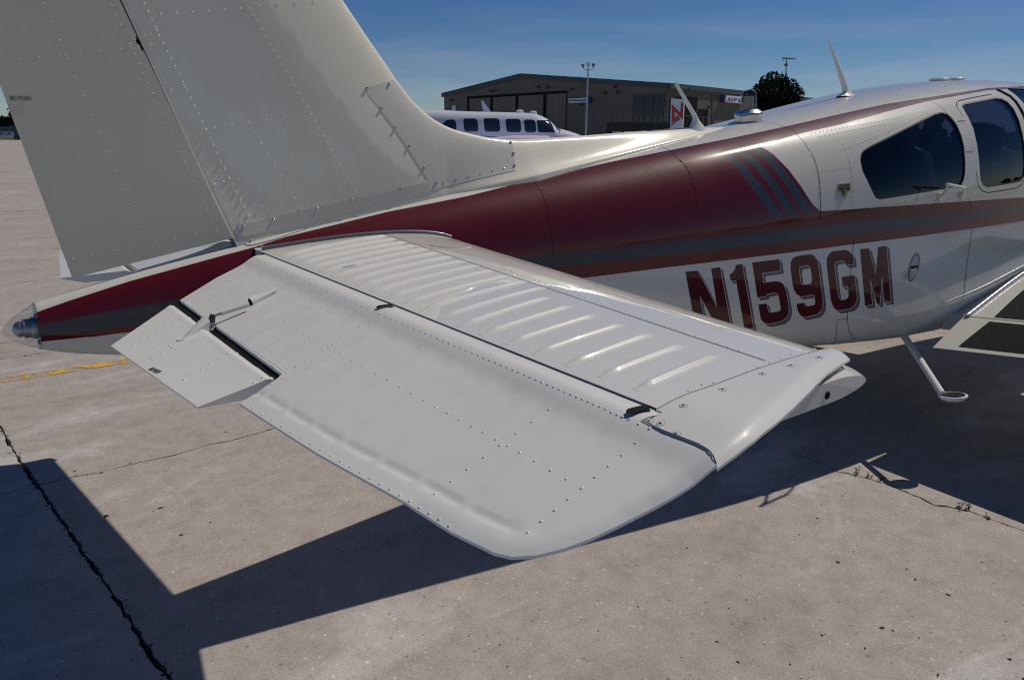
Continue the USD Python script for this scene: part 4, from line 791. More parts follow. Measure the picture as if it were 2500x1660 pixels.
# rudder
Rpx = D((277, -6), (538, 550), (170, 645), (0, 190)); Rq = np.array([hit_axis(p, 1, -.03)[[0, 2]] for p in Rpx])
te_d = (Rq[3] - Rq[2]) / (Rq[3][1] - Rq[2][1]); Rtop = Rq[2] + te_d * (2.5 - Rq[2][1]); Rf = Rq[1] + hd * (2.5 - Rq[1][1])
rud = Polygon([Rf, Rq[1], Rq[2], Rtop]); r_te, r_fr = LineString([Rq[2], Rtop]), LineString([Rf, Rq[1]])
notch = np.array([hit_axis(p, 1, -.03)[[0, 2]] for p in z1((925, 258), (985, 240), (1003, 340), (965, 348))])
rud_n = rud.difference(Polygon(notch).buffer(.001)); rud_n = max(getattr(rud_n, 'geoms', [rud_n]), key=lambda g: g.area)
def rud_y(P):
    d = shapely.distance(r_te, shapely.points(P)); w = d + shapely.distance(r_fr, shapely.points(P)); fr = np.clip(shapely.distance(r_fr, shapely.points(P)), 0, .02)
    y = .003 + .019 * np.clip(d / np.maximum(w, .01), 0, 1) - .0 * fr + (meshkit.fbm(np.stack([P[:, 0] * 5, P[:, 1] * 3, P[:, 0] * 0 + 7.], -1), 3, 9) - .5) * .0016
    return np.stack([P[:, 0], -y, P[:, 1]], 1)
def rud_yp(P): v = rud_y(P); v[:, 1] *= -1; return v
P_, T_, loops_ = tri_poly(rud_n, .012); sgn = 1 if np.cross(rud_y(P_[T_[0]])[1] - rud_y(P_[T_[0]])[0], rud_y(P_[T_[0]])[2] - rud_y(P_[T_[0]])[0])[1] < 0 else -1
Ta = T_ if sgn > 0 else T_[:, ::-1]; oo = [smoothN((rud_y(P_), Ta)), smoothN((rud_yp(P_), Ta[:, ::-1]))]
for lp in loops_:
    n = len(lp); V = np.vstack([rud_y(P_)[lp], rud_yp(P_)[lp]]); i = np.arange(n); nx = np.roll(i, -1); F = np.vstack([np.stack([i, nx, i + n], 1), np.stack([nx, nx + n, i + n], 1)]); oo.append(meshkit.arrays((V, F if sgn < 0 else F[:, ::-1]), 40))
rud_o = obj('rudder', cat(*oo), RUDW, plane)
nz = notch.mean(0); obj('rudder_hinge', cat(boxm((.05, .012, .010), (nz[0] + .005, 0, nz[1] + .004)), boxm((.016, .03, .028), (nz[0] + .022, 0, nz[1]))), RUBBER, plane)
def rudp(px): return np.array([hit_axis(p, 1, -.022)[[0, 2]] for p in px])
RV = np.vstack([rudp(row(z1((128, 400), (827, 337)), 6)), rudp(row(z1((300, 20), (365, 170), (690, 935), (940, 1555)), 13)), rudp(row(z1((763, 37), (1090, 740), (1450, 1508)), 23)), rudp(z1((450, 375), (895, 322))), rudp(row(z4((500, 235), (1480, 38)), 8))])
RV = RV[inside(rud_n.buffer(-.01), RV)]; obj('rivets', rivets(rud_y(RV), fnn(RV, rud_y), .0034, .10), RUDW, rud_o, kind='stuff')
a_, b_ = rudp(z1((72, 688), (218, 690))); text_on('NO PUSH', rud_y(a_[None])[0], rud_y(b_[None])[0], .0, fnn(a_[None], rud_y)[0], rud_o)

# ---- tail light
c0 = fus(np.c_[np.full(24, -.584), np.linspace(0, np.pi * FS, 24)]); ring0 = np.vstack([c0, c0[-2:0:-1] * [1, -1, 1]]); cen = np.array([-.584, 0, 1.101])
Vl = [];
for t in np.linspace(0, 1, 14):
    x = -.584 - .088 * math.sin(t * math.pi / 2); sc = max(1 - t, .004) ** .60; x = -.584 - .086 * t; Vl.append(cen * [0, 1, 1] + [x, 0, 0] + (ring0 - cen) * [0, 1, 1] * sc * 1.0 + [0, 0, -.006 * t])
nl = len(ring0); Vl = np.vstack(Vl); Fl = np.array([f for i in range(13) for k in range(nl) for f in ((i * nl + k, i * nl + (k + 1) % nl, (i + 1) * nl + (k + 1) % nl), (i * nl + k, (i + 1) * nl + (k + 1) % nl, (i + 1) * nl + k))])
lens = outward((Vl, Fl), cen); tl = obj('tail_light_lens', smoothN(lens), CLEAR, plane)
obj('lens_band', outward((np.vstack([cen + (ring0 - cen) * [1, 1.015, 1.01] + [.004, 0, 0], cen + (ring0 - cen) * [1, 1.015, 1.01] + [-.008, 0, 0]]), np.array([f for k in range(nl) for f in ((k, (k + 1) % nl, nl + (k + 1) % nl), (k, nl + (k + 1) % nl, nl + k))])), cen), CLEAR, tl, smooth=40)
obj('lamp_socket', lathe([(.029, 0), (.030, .012), (.026, .018), (.026, .034)], (-.586, -.004, 1.098), (-1, 0, 0), 20), STEEL, tl, smooth=35)
obj('lamp_bulb', lathe([(.020, 0), (.022, .010), (.017, .020), (.002, .027)], (-.619, -.004, 1.098), (-1, 0, 0), 18), STEEL, tl, smooth=40)
for dz in (.034, -.038): obj('lens_screw', lathe([(.007, 0), (.006, .006)], (-.586, -.026, 1.10 + dz), (-1, 0, 0), 10), STEEL, tl, smooth=30)

# ---- roof fittings
def roof(px): g = fpts(np.array([px], float)); return fus(g)[0], fnorm(g)[0]
def onroof(px, y): d = ray(px); return CAM + d * ((y - CAM[1]) / d[1])
ANT = paint('antenna_paint', (.64, .64, .62), .3, .5, .03)
ba = np.array([float(x) for x in hit_axis(D((1612, 300))[0], 1, -.03)]); ta = hit_axis(D((1558, 193))[0], 1, -.03); ma = hit_axis(h2((1045, 630))[0], 1, -.03)
zb = float(f_top(ba[0])) - .01; ba[2] = zb
whip = obj('whip_antenna', tube([ma, ma * .5 + ta * .5, ta], [.010, .0085, .007], 10), ANT, plane, smooth=60)
bm = []
for t in np.linspace(0, 1, 9):
    c = ba + (ma - ba) * t; rx, ry = (.075 * (1 - t) ** 1.6 + .013), (.03 * (1 - t) ** 1.5 + .010); a = np.arange(20) / 20 * 2 * np.pi; bm.append(c + np.stack([rx * np.cos(a), ry * np.sin(a), 0 * a], 1))
Vb = np.vstack(bm); Fb = np.array([f for i in range(8) for k in range(20) for f in ((i * 20 + k, i * 20 + (k + 1) % 20, (i + 1) * 20 + (k + 1) % 20), (i * 20 + k, (i + 1) * 20 + (k + 1) % 20, (i + 1) * 20 + k))])
obj('antenna_base', smoothN((Vb, Fb)), ANT, whip)
b2 = hit_axis(D((1957, 222))[0], 1, -.02); t2 = hit_axis(D((1909, 90))[0], 1, -.02); b2[2] = float(f_top(b2[0])) - .008
bl = []
for t in np.linspace(0, 1, 16):
    c = b2 + (t2 - b2) * t; rx = .030 * (1 - t) ** .8 + .004 + .055 * max(0, 1 - t / .10) ** 2; ry = .010 * (1 - t) + .0025 + .035 * max(0, 1 - t / .10) ** 2; a = np.arange(20) / 20 * 2 * np.pi; bl.append(c + np.stack([rx * np.cos(a), ry * np.sin(a), 0 * a], 1))
Vb = np.vstack(bl); Fb = np.array([f for i in range(15) for k in range(20) for f in ((i * 20 + k, i * 20 + (k + 1) % 20, (i + 1) * 20 + (k + 1) % 20), (i * 20 + k, (i + 1) * 20 + (k + 1) % 20, (i + 1) * 20 + k))])
obj('blade_antenna', smoothN((Vb, Fb)), ANT, plane)
bc = hit_axis(D((1725, 285))[0], 1, -.035); bc[2] = float(f_top(bc[0])) - .012
bo = obj('beacon', lathe([(.082, 0), (.082, .006), (.062, .012), (.062, .034), (.066, .040), (.064, .048), (.044, .062), (.036, .064)], bc, (-.1, 0, 1), 32), CHROME, plane, smooth=35)
obj('beacon_glass', lathe([(.036, .064), (.036, .12), (.034, .135), (.026, .146), (.012, .150), (.001, .151)], bc, (-.1, 0, 1), 28), CLEAR, bo, smooth=50)
obj('beacon_lamp', lathe([(.022, .064), (.022, .120), (.001, .121)], bc, (-.1, 0, 1), 20), mat('beacon_lamp_mesh', {"g": ("geometry", {}), "v": ("voronoi_texture", {"scale": 130.0, "randomness": 0.0}), "r": ("rgb_ramp", {"ramp": [(0.2, (.05, .045, .04)), (.5, (.30, .28, .25))]}), "p": ("principled_bsdf", {"roughness": .35, "metallic": .6})}, [("g.position", "v.vector"), ("v.distance", "r.fac"), ("r.color", "p.base_color")]), bo, smooth=40)
for p in D((2166, 190), (2200, 187)):
    q = hit_axis(p, 1, -.05); q[2] = float(f_top(q[0])) - .012; obj('roof_vent', lathe([(.05, 0), (.055, .012), (.055, .022), (.048, .028), (.01, .030)], q, (0, 0, 1), 24), ANT, plane, smooth=40)

# ---- badge, hand hold, baggage handle, step
bp = fpoly(w6((298, 1045), (428, 1035), (432, 1120), (395, 1128), (392, 1165), (365, 1198), (335, 1168), (330, 1132), (300, 1130)), 3)
GOLD = plain('badge_gold', (.55, .38, .14), .3, .9)
bo = obj('model_badge', patch(bp, fus, .006, off=.004, depth=.004, sign=FSIGN), GOLD, plane)
inn = fpoly(w6((308, 1055), (420, 1046), (423, 1112), (385, 1120), (382, 1160), (363, 1185), (345, 1160), (340, 1122), (309, 1120)), 3)
obj('badge_field', patch(inn, fus, .006, off=.0048, sign=FSIGN), BLACK, bo)
def skin_text(txt, a, b, hpx, m, name, parent, lift_):
    """lettering draped on the skin between two pixels"""
    t = meshkit.text_mesh(txt, 1.0, .001, bold=True); sel = t.vertices[:, 2] < .0005; w = t.bounds[1][0]; a, b = np.array(a), np.array(b); d = (b - a) / w; u = np.array([d[1], -d[0]]); u = u / np.linalg.norm(u) * hpx
    f = t.faces[np.abs(t.face_normals[:, 2]) > .9]; f = f[(t.vertices[f][:, :, 2] > .0005).all(1)]
    px = a + t.vertices[:, :1] * d + t.vertices[:, 1:2] * u; G = fpts(px); obj(name, (fus(G) + fnorm(G) * lift_, f), m, parent)
skin_text('F33A', w6((316, 1094))[0], w6((416, 1087))[0], 7.0, GOLD, 'badge_lettering', bo, .0056)
obj('badge_emblem', patch(unary_union([fpoly(w6((355, 1105), (380, 1103), (380, 1130), (356, 1132)), 3), fpoly(w6((358, 1143), (374, 1142), (375, 1175), (359, 1175)), 3)]), fus, .005, off=.0056, sign=FSIGN), GOLD, bo)
def skinp(px, lift_=0.0): g = fpts(np.array(px, float)); return fus(g) + fnorm(g) * lift_
hb_ = skinp(w6((1425, 1185), (1670, 1160)), .004)
yv = hb_[0][1] - .062; g1, g2 = hit_axis(w6((1520, 1049))[0], 1, yv), hit_axis(w6((1696, 1085))[0], 1, yv + .006)
hts = np.array([hb_[0], hb_[0] * .35 + g1 * .65 + [0, -.004, -.01], g1, g2, g2 * .5 + hb_[1] * .5 + [0, 0, -.012], hb_[1]])
_unused = np.array([hb_[0], hb_[0] + [.045, -.035, .105], hb_[0] + [.075, -.075, .118], hb_[1] + [.03, -.075, .055], hb_[1] + [.0, -.03, .03], hb_[1]])
HND = plain('hand_hold_paint', (.66, .64, .57), .35, coat=.5)
ho = obj('hand_hold', tube(np.array([hts[0], hts[0] * .5 + hts[1] * .5, hts[1], hts[1] * .6 + hts[2] * .4, hts[2]]), .0065, 10), HND, plane, smooth=60)
obj('grip', tube([hts[2] + (hts[2] - hts[3]) * .08, hts[3] + (hts[3] - hts[2]) * .05], .0078, 12), HND, ho, smooth=50); obj('rear_post', tube([hts[3], hts[4], hts[5]], .006, 10), HND, ho, smooth=60)
for p in hb_: obj('mount_block', boxm((.03, .014, .035), p), HND, ho)
hc = fpts(c3((845, 1190)))[0]
def ell(c, a, b, n=28): t = np.arange(n) / n * 2 * np.pi; return Polygon(np.stack([c[0] + a * np.cos(t), c[1] + b * np.sin(t)], 1))
ringp = ell(hc, .040, .062); bh = obj('baggage_handle', patch(ringp.difference(ell(hc, .034, .055)), fus, .008, off=.0022, depth=.003, sign=FSIGN), SEAL, plane)
obj('handle_recess', patch(ell(hc, .034, .055), fus, .01, off=.0012, sign=FSIGN), plain('recess_paint', (.40, .40, .39), .5), bh)
lv = ell(hc + [0, .018], .026, .030).difference(box(hc[0] - .1, hc[1] - .1, hc[0] + .1, hc[1] + .008)); obj('handle_lever', patch(lv, fus, .008, off=.006, depth=.006, sign=FSIGN), CHROME, bh)
obj('lever_slot', patch(box(hc[0] - .03, hc[1] - .006, hc[0] + .03, hc[1] + .004), fus, .008, off=.0022, sign=FSIGN), GAP, bh)
lk = fpts(c3((728, 1318)))[0]; obj('baggage_lock', patch(ell(lk, .013, .014), fus, .006, off=.004, depth=.004, sign=FSIGN), CHROME, plane); obj('key_slot', patch(box(lk[0] - .002, lk[1] - .008, lk[0] + .002, lk[1] + .008), fus, .004, off=.0048, sign=FSIGN), GAP, bh)
st_t = skinp(c4((720, 1215)), -.03)[0]; st_b = hit_axis(D((2172, 908))[0], 2, .415)
so = obj('boarding_step', tube([st_t + (st_t - st_b) * .12, st_t * .5 + st_b * .5, st_b], [.019, .018, .017], 14), ANT, plane, smooth=60)
fx = st_b + [.05, -.03, -.012]; pad = trimesh.creation.icosphere(3, 1.0); pad.apply_scale((.078, .050, .030)); v = pad.vertices; v[:, 2] = np.minimum(v[:, 2], .004); pad.apply_transform(trimesh.transformations.rotation_matrix(-.35, [0, 0, 1])); pad.apply_translation(fx + [0, 0, .002]); obj('step_foot', pad, ANT, so, smooth=45)
gp = trimesh.creation.cylinder(1, 1, sections=32); gp.apply_scale((.064, .038, .002)); gp.apply_transform(trimesh.transformations.rotation_matrix(-.35, [0, 0, 1])); gp.apply_translation(fx + [0, 0, .0075]); obj('step_grip', gp, WALK, so)
sp_ = skinp(c4((640, 1060), (790, 1060), (790, 1200), (632, 1200))); gc_ = fpts(c4((715, 1110)))[0]; obj('step_plate', patch(box(gc_[0] - .04, gc_[1] - .04, gc_[0] + .04, gc_[1] + .04), fus, .01, off=.002, depth=.002, sign=FSIGN), STEEL, so)

# ---- wings
def wing_prof(c, t=.13, n=26):
    xi = (1 - np.cos(np.linspace(0, np.pi, n))) / 2; yt = t * naca(xi) / 2; yc = .05 * xi * (1 - xi) * 2
    return xi, yc + yt, yc - yt
W_xte, W_zte, W_c0 = 3.325, .580, 2.15
def wing_sec(y):
    q = np.clip((abs(y) - .5) / 4.6, 0, 1); c = W_c0 + (1.10 - W_c0) * q; xte = W_xte + .16 * q; z = W_zte + .105 * (abs(y) - .55); return c, xte, z
INC = math.radians(8.0)
def wing_pt(xi, zeta, y):
    c, xte, z = wing_sec(y); X = (1 - xi) * c; Zz = zeta * c; return np.array([xte + X * math.cos(INC) - Zz * math.sin(INC), y, z + X * math.sin(INC) + Zz * math.cos(INC)])
FLAP = .855
def wing_mesh(xa, xb, ys_, drop=0.0, n=26):
    xi = np.unique(np.r_[(1 - np.cos(np.linspace(0, np.pi, n))) / 2, xa, xb]); xi = xi[(xi >= xa - 1e-9) & (xi <= xb + 1e-9)]
    yt = .13 * naca(xi) / 2; yc = .05 * xi * (1 - xi) * 2; zt, zb2 = yc + yt, yc - yt
    if drop: zt = zt - drop * (xi - xa) ; zb2 = zb2 - drop * (xi - xa)
    loop_x = np.r_[xi, xi[::-1]]; loop_z = np.r_[zt, zb2[::-1]]; n_ = len(loop_x); V = []; F = []
    for y in ys_: V += [wing_pt(a, b, y) for a, b in zip(loop_x, loop_z)]
    for i in range(len(ys_) - 1):
        for k in range(n_): a, b, c, d = i * n_ + k, i * n_ + (k + 1) % n_, (i + 1) * n_ + (k + 1) % n_, (i + 1) * n_ + k; F += [(a, b, c), (a, c, d)]
    for e in (0, len(ys_) - 1):
        for k in range(n_ // 2 - 1): a, b, c, d = e * n_ + k, e * n_ + k + 1, e * n_ + n_ - 2 - k, e * n_ + n_ - 1 - k; F += [(a, b, c), (a, c, d)]
    m = trimesh.Trimesh(np.array(V), np.array(F), process=True); m.fix_normals(); return m
wy = -np.r_[.45, np.linspace(.8, 5.0, 12), 5.08]; fy = -np.linspace(.56, 2.9, 8)
def mir(m): return (np.asarray(m.vertices) * [1, -1, 1], np.asarray(m.faces)[:, ::-1])
wmain = wing_mesh(0, FLAP - .006, wy); wflap = wing_mesh(FLAP, 1, fy, .05); wail = wing_mesh(FLAP, 1, -np.linspace(2.92, 5.0, 6))
for s in (0, 1):
    f = (lambda m: m) if s == 0 else mir
    w_o = obj('wing', f(wmain), WHITE, plane, smooth=35); obj('flap', f(wflap), WHITE, w_o, smooth=35); obj('aileron', f(wail), WHITE, w_o, smooth=35)
    if s == 0: wing_o = w_o
def wsurf(drop):
    def f(P):
        out = []
        for xi, y in P:
            zt = .05 * xi * (1 - xi) * 2 + .13 * naca(np.array([xi]))[0] / 2 - (drop * (xi - FLAP) if drop else 0); out.append(wing_pt(xi, zt, y))
        return np.array(out)
    return f
sgw = 1
def wpatch(poly, drop, name):
    g = patch(affinity.scale(poly, 1, 1), wsurf(drop), .05, off=.0022, sign=1)
    if g[2][:, 2].mean() < 0: g = patch(poly, wsurf(drop), .05, off=.0022, sign=-1)
    obj(name, g, WALK, wing_o)
wpatch(Polygon([(FLAP + .012, -.70), (FLAP + .012, -1.06), (.985, -1.02), (.985, -.67)]), .05, 'walkway_strip')
wpatch(Polygon([(.30, -.66), (.30, -1.08), (FLAP - .012, -1.08), (FLAP - .012, -.70)]), 0, 'walkway_strip')
rp = np.array([wing_pt(xi, .05 * xi * (1 - xi) * 2 + .13 * naca(np.array([xi]))[0] / 2 + .003, -float(f_hw(wing_pt(xi, 0, -.5)[0])) - .004) for xi in np.linspace(.3, FLAP, 14)])
obj('root_trim', tube(rp, .012, 10), CHROME, wing_o, smooth=60)
# ---- landing gear
TYRE = plain('tyre_rubber', (.02, .02, .02), .8)
for x, y, r in ((4.45, -1.45, .22), (4.45, 1.45, .22), (6.55, 0, .18)):
    lo = obj('gear_leg', tube([[x, y, .95 if y == 0 else .82], [x, y, r]], .035, 12), ANT, plane, smooth=50)
    w_ = trimesh.creation.torus(r * .72, r * .28, 32, 14); w_.apply_transform(trimesh.transformations.rotation_matrix(math.pi / 2, [1, 0, 0])); w_.apply_translation((x, y + (.07 if y < 0 else -.07 if y > 0 else 0), r)); obj('tyre', w_, TYRE, lo, smooth=60)
    obj('wheel_hub', lathe([(r * .5, -.05), (r * .5, .05)], (x, y + (.07 if y < 0 else -.07 if y > 0 else 0), r), (0, 1, 0), 20), STEEL, lo, smooth=30)

# ---------------------------------------------------------------- painted lines, weeds and litter on the apron
def worn(name, col):
    return mat(name, {"g": ("geometry", {}), "n": ("noise_texture", {"scale": 9.0, "detail": 9.0, "roughness": 0.75}), "r": ("rgb_ramp", {"ramp": [(0.46, (0, 0, 0)), (0.54, (1, 1, 1))]}), "t": ("transparent_bsdf", {}),
                      "p": ("principled_bsdf", {"base_color": col, "roughness": 0.8}), "m": ("mix_closure", {})}, [("g.position", "n.vector"), ("n.fac", "r.fac"), ("r.color", "m.fac"), ("t.BSDF", "m.closure1"), ("p.BSDF", "m.closure2")], surface="m.closure")
YEL, REDL = worn('worn_yellow_paint', (.62, .36, .06)), worn('worn_red_paint', (.34, .10, .09))
def flat(poly, z=.004):
    m = trimesh.creation.triangulate_polygon(poly, engine='earcut'); return (np.c_[m[0], np.full(len(m[0]), z)], m[1])
def gpoly(px): return Polygon([tuple(gnd(p)) for p in px]).buffer(0)
yl = gpoly(z4((-120, 1062), (40, 1036), (300, 1000), (570, 960), (870, 912), (1150, 868), (1180, 895), (905, 938), (600, 985), (330, 1030), (30, 1078), (-130, 1105)))
obj('yellow_line', flat(yl), YEL, label='worn yellow painted line on the concrete beneath the tail cone', category='painted line')
def strip(a, b, w):
    a, b = gnd(a), gnd(b); return LineString([a - (b - a) * .6, b + (b - a) * 2.2]).buffer(w, cap_style=2)
obj('red_line', flat(strip(l3((0, 1350))[0], l3((615, 1325))[0], .05)), REDL, label='thin red painted line on the apron left of the rudder, the nearer one', category='painted line')
obj('red_line', flat(strip(l3((0, 988))[0], l3((485, 980))[0], .08)), REDL, label='faint red painted line on the apron left of the rudder, the farther one', category='painted line')
WEED = mat('weed_leaf', {"d": ("diffuse_bsdf", {"color": (.055, .060, .022)}), "t": ("translucent_bsdf", {"color": (.05, .06, .015)}), "m": ("mix_closure", {"fac": .25})}, [("d.BSDF", "m.closure1"), ("t.BSDF", "m.closure2")], surface="m.closure")
wl = ['bushy little weed in the concrete joint nearest the horizontal tail tip', 'small spreading weed beside the shadow of the boarding step', 'tiny weed sprig between the step shadow and the spreading weed', 'tall thin weed standing in the right-hand concrete joint', 'short thin weed just right of the tallest weed in the joint', 'low dark weed tuft rightmost in the cracked concrete joint']
for (a, b), hh, lb in zip(((1215, 160), (1290, 182), (1372, 195), (1905, 392), (1972, 402), (2105, 462)), (.05, .03, .02, .048, .035, .02), wl):
    g0 = np.r_[gnd(z8((a, b))[0]), -.02]; r_ = random.Random(a); VV, FF = [], []
    for st in range(5 if hh > .05 else 4):
        an, tl_ = r_.uniform(0, 6.28), r_.uniform(.1, .45); d_ = np.array([math.cos(an) * tl_, math.sin(an) * tl_, 1.0]); H_ = (hh + .02) * r_.uniform(.6, 1.0); tp = g0 + d_ * H_
        tb_ = tube([g0, g0 + d_ * H_ * .5, tp], [.0012, .001, .0006], 4); VV.append((tb_[0], tb_[1]))
        for k in range(9):
            c = g0 + d_ * H_ * r_.uniform(.35, 1.0); a2 = r_.uniform(0, 6.28); x_ = np.array([math.cos(a2), math.sin(a2), r_.uniform(-.2, .5)]) * r_.uniform(.005, .012); y_ = np.array([-x_[1], x_[0], 0]) * .35
            VV.append((np.array([c, c + x_ * .5 + y_, c + x_, c + x_ * .5 - y_]), np.array([(0, 1, 2), (0, 2, 3)])))
    obj('weed', cat(*VV), WEED, label=lb, category='weed')
CHIP = mat('litter', {"o": ("geometry", {}), "r": ("rgb_ramp", {"ramp": [(0.0, (.03, .022, .016)), (.45, (.07, .05, .03)), (.55, (.30, .22, .12)), (.8, (.42, .36, .28)), (1.0, (.55, .52, .47))], "interpolate": False}), "p": ("principled_bsdf", {"roughness": .9})}, [("o.random_per_island", "r.fac"), ("r.color", "p.base_color")])
def chip(c, s, r_):
    n = 6; a = np.sort([r_.uniform(0, 6.28) for _ in range(n)]); e = r_.uniform(.3, .9); th_ = r_.uniform(0, 3.14)
    R = np.array([[math.cos(th_), -math.sin(th_)], [math.sin(th_), math.cos(th_)]]); p2 = (np.stack([np.cos(a), np.sin(a) * e], 1) * s) @ R.T
    V = np.vstack([np.c_[p2 + c, [r_.uniform(.0, .35) * s * .6 + .0006 for _ in range(n)]], [[c[0], c[1], s * .25 + .001]]]); return V, np.array([(i, (i + 1) % n, n) for i in range(n)])
r_ = random.Random(5); ch = []
for p in z8((975, 372), (940, 465), (1080, 762), (2065, 762), (1550, 810), (2145, 905), (400, 1445), (1765, 1535), (455, 1018), (1380, 1210), (1450, 1228), (1110, 310), (1530, 420), (1610, 880), (335, 1078), (50, 665), (1835, 985), (970, 1260), (1265, 1350), (815, 572)): ch.append(chip(gnd(p), r_.uniform(.005, .010), r_))
for p in np.vstack([g8((960, 540), (1085, 700), (1260, 625), (630, 590), (605, 328), (520, 340), (780, 272), (440, 322), (1350, 85)), t4((820, 1280), (870, 1292), (400, 1370))]): ch.append(chip(gnd(p), r_.uniform(.006, .016), r_))
for _ in range(260):
    c = gnd((r_.uniform(0, 2500), r_.uniform(760, 1660))); ch.append(chip(c, r_.uniform(.0015, .0045) * (1 + 1.2 * (r_.random() < .06)), r_))
obj('litter', cat(*ch), CHIP, kind='stuff', label='loose grit, dry leaf bits and paint flecks on the concrete', category='litter')
cr = []
for i in range(520):
    t = r_.uniform(0, len(JA) - 1.001); k_ = int(t); c = JA[k_] + (JA[k_ + 1] - JA[k_]) * (t - k_) + np.array([r_.gauss(0, .011), r_.gauss(0, .006)]); v, f = chip(c, r_.uniform(.003, .011), r_); v[:, 2] = v[:, 2] * 1.4 - r_.uniform(.0, .012); cr.append((v, f))
for ln in (JB, JC):
    for i in range(120):
        t = r_.uniform(0, len(ln) - 1.001); k_ = int(t); c = ln[k_] + (ln[k_ + 1] - ln[k_]) * (t - k_) + np.array([r_.gauss(0, .005), r_.gauss(0, .005)]); v, f = chip(c, r_.uniform(.002, .006), r_); v[:, 2] -= r_.uniform(0, .006); cr.append((v, f))
CRUMB = mat('joint_crumbs', {"o": ("geometry", {}), "r": ("rgb_ramp", {"ramp": [(0.0, (.025, .02, .015)), (.6, (.06, .05, .035)), (.85, (.10, .085, .05)), (1.0, (.24, .21, .17))]}), "p": ("principled_bsdf", {"roughness": .95})}, [("o.random_per_island", "r.fac"), ("r.color", "p.base_color")])
obj('joint_crumbs', cat(*cr), CRUMB, kind='stuff', label='dark soil crumbs and dead moss in the concrete joints', category='debris')

# ---------------------------------------------------------------- background
LAMPW, LENSW = plain('lamp_housing', (.05, .05, .05), .5), plain('lamp_lens', (.55, .55, .56), .15)
fh = np.array([math.cos(YAW), math.sin(YAW), 0]); rh = np.array([math.sin(YAW), -math.cos(YAW), 0])
def BG(u, d, z): return np.array([CAM[0], CAM[1], 0]) + u * rh + d * fh + np.array([0, 0, z])
def at_depth(px, d): r0 = ray(px); return CAM + r0 * (d / (r0 @ fh))
class Wall:
    def __init__(s, pa, da, pb, db):
        s.a, s.b = at_depth(pa, da), at_depth(pb, db); s.a[2] = s.b[2] = 0; s.x = (s.b - s.a) / np.linalg.norm(s.b - s.a); s.n = np.array([s.x[1], -s.x[0], 0])
        if s.n @ (CAM - s.a) < 0: s.n = -s.n
    def uv(s, px):
        r0 = ray(px); P = CAM + r0 * ((s.n @ (s.a - CAM)) / (s.n @ r0)); return np.array([(P - s.a) @ s.x, P[2]])
    def P(s, uv, o=0.0): uv = np.atleast_2d(uv); return s.a + uv[:, :1] * s.x + np.c_[np.zeros((len(uv), 2)), uv[:, 1]] + o * s.n
    def prism(s, poly, o0, o1):
        m = trimesh.creation.extrude_polygon(poly, abs(o1 - o0), engine='earcut'); v = m.vertices; w = s.P(v[:, :2]) + (v[:, 2:] + min(o0, o1)) * s.n
        m2 = trimesh.Trimesh(w, m.faces, process=False); m2.fix_normals(); return m2
    def poly(s, px): return Polygon([tuple(s.uv(p)) for p in px]).buffer(0)
ang = YAW
def siding(name, c0, c1, sc, rot):
    return mat(name, {"g": ("geometry", {}), "m": ("mapping", {"rotation": (0, 0, rot)}), "w": ("wave_texture", {"scale": sc, "wave_type": "bands", "bands_direction": "x", "profile": "sine"}), "r": ("rgb_ramp", {"ramp": [(0.0, c0), (.35, c1), (1.0, c1)]}),
         "n": ("noise_texture", {"scale": .35, "detail": 5.0}), "rn": ("rgb_ramp", {"ramp": [(.3, (.85, .85, .85)), (.7, (1.08, 1.08, 1.08))]}), "mx": ("mix", {"mix_type": "multiply", "fac": 1.0}), "b": ("bump", {"strength": .35, "distance": .02}), "p": ("principled_bsdf", {"roughness": .6})},
         [("g.position", "m.vector"), ("m.vector", "w.vector"), ("w.fac", "r.fac"), ("r.color", "mx.color1"), ("g.position", "n.vector"), ("n.fac", "rn.fac"), ("rn.color", "mx.color2"), ("mx.color", "p.base_color"), ("w.fac", "b.height"), ("b.normal", "p.normal")])
WA = Wall(h1((135, 600))[0], 75.0, h2((790, 400))[0], 59.0)
cb = WA.P([WA.uv(h2((790, 400))[0])])[0]; WB = Wall(h2((790, 400))[0], 59.0, h2((2300, 480))[0], 82.0)
aA, aB = math.atan2(WA.x[1], WA.x[0]), math.atan2(WB.x[1], WB.x[0])
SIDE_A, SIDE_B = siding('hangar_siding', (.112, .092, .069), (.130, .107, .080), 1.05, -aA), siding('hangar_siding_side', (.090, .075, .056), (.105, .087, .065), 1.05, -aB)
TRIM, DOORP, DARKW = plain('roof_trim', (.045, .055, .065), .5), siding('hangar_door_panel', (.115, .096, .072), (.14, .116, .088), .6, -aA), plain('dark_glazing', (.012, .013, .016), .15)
hang = thing('hangar', 'large tan metal hangar with sliding doors and dark roof edge across the background', 'hangar', WA.P([[10, 0]])[0])
el, rdg, cr_ = WA.uv(h1((135, 555))[0]), WA.uv(h1((1200, 290))[0]), WA.uv(h2((790, 306))[0])
gabA = Polygon([(0, 0), (el[0], el[1]), tuple(rdg), tuple(cr_), (cr_[0], 0)]).buffer(0); gabA = Polygon([(el[0], 0), tuple(el), tuple(rdg), tuple(cr_), (cr_[0], 0)])
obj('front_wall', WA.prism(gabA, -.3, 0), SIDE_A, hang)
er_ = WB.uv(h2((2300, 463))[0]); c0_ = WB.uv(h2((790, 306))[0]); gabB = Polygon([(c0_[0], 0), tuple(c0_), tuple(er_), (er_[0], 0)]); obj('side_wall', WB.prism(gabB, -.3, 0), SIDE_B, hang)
rw = 24.0; pA = WA.P([el, rdg, cr_]); pB = WB.P([er_])[0]; bkv = -WA.n * rw
RV_ = np.vstack([pA, [pB], pA + bkv, [pB + bkv * .6]]) + [0, 0, .02]; obj('roof', (RV_, np.array([(0, 1, 5), (0, 5, 4), (1, 2, 6), (1, 6, 5), (2, 3, 7), (2, 7, 6)])), TRIM, hang)
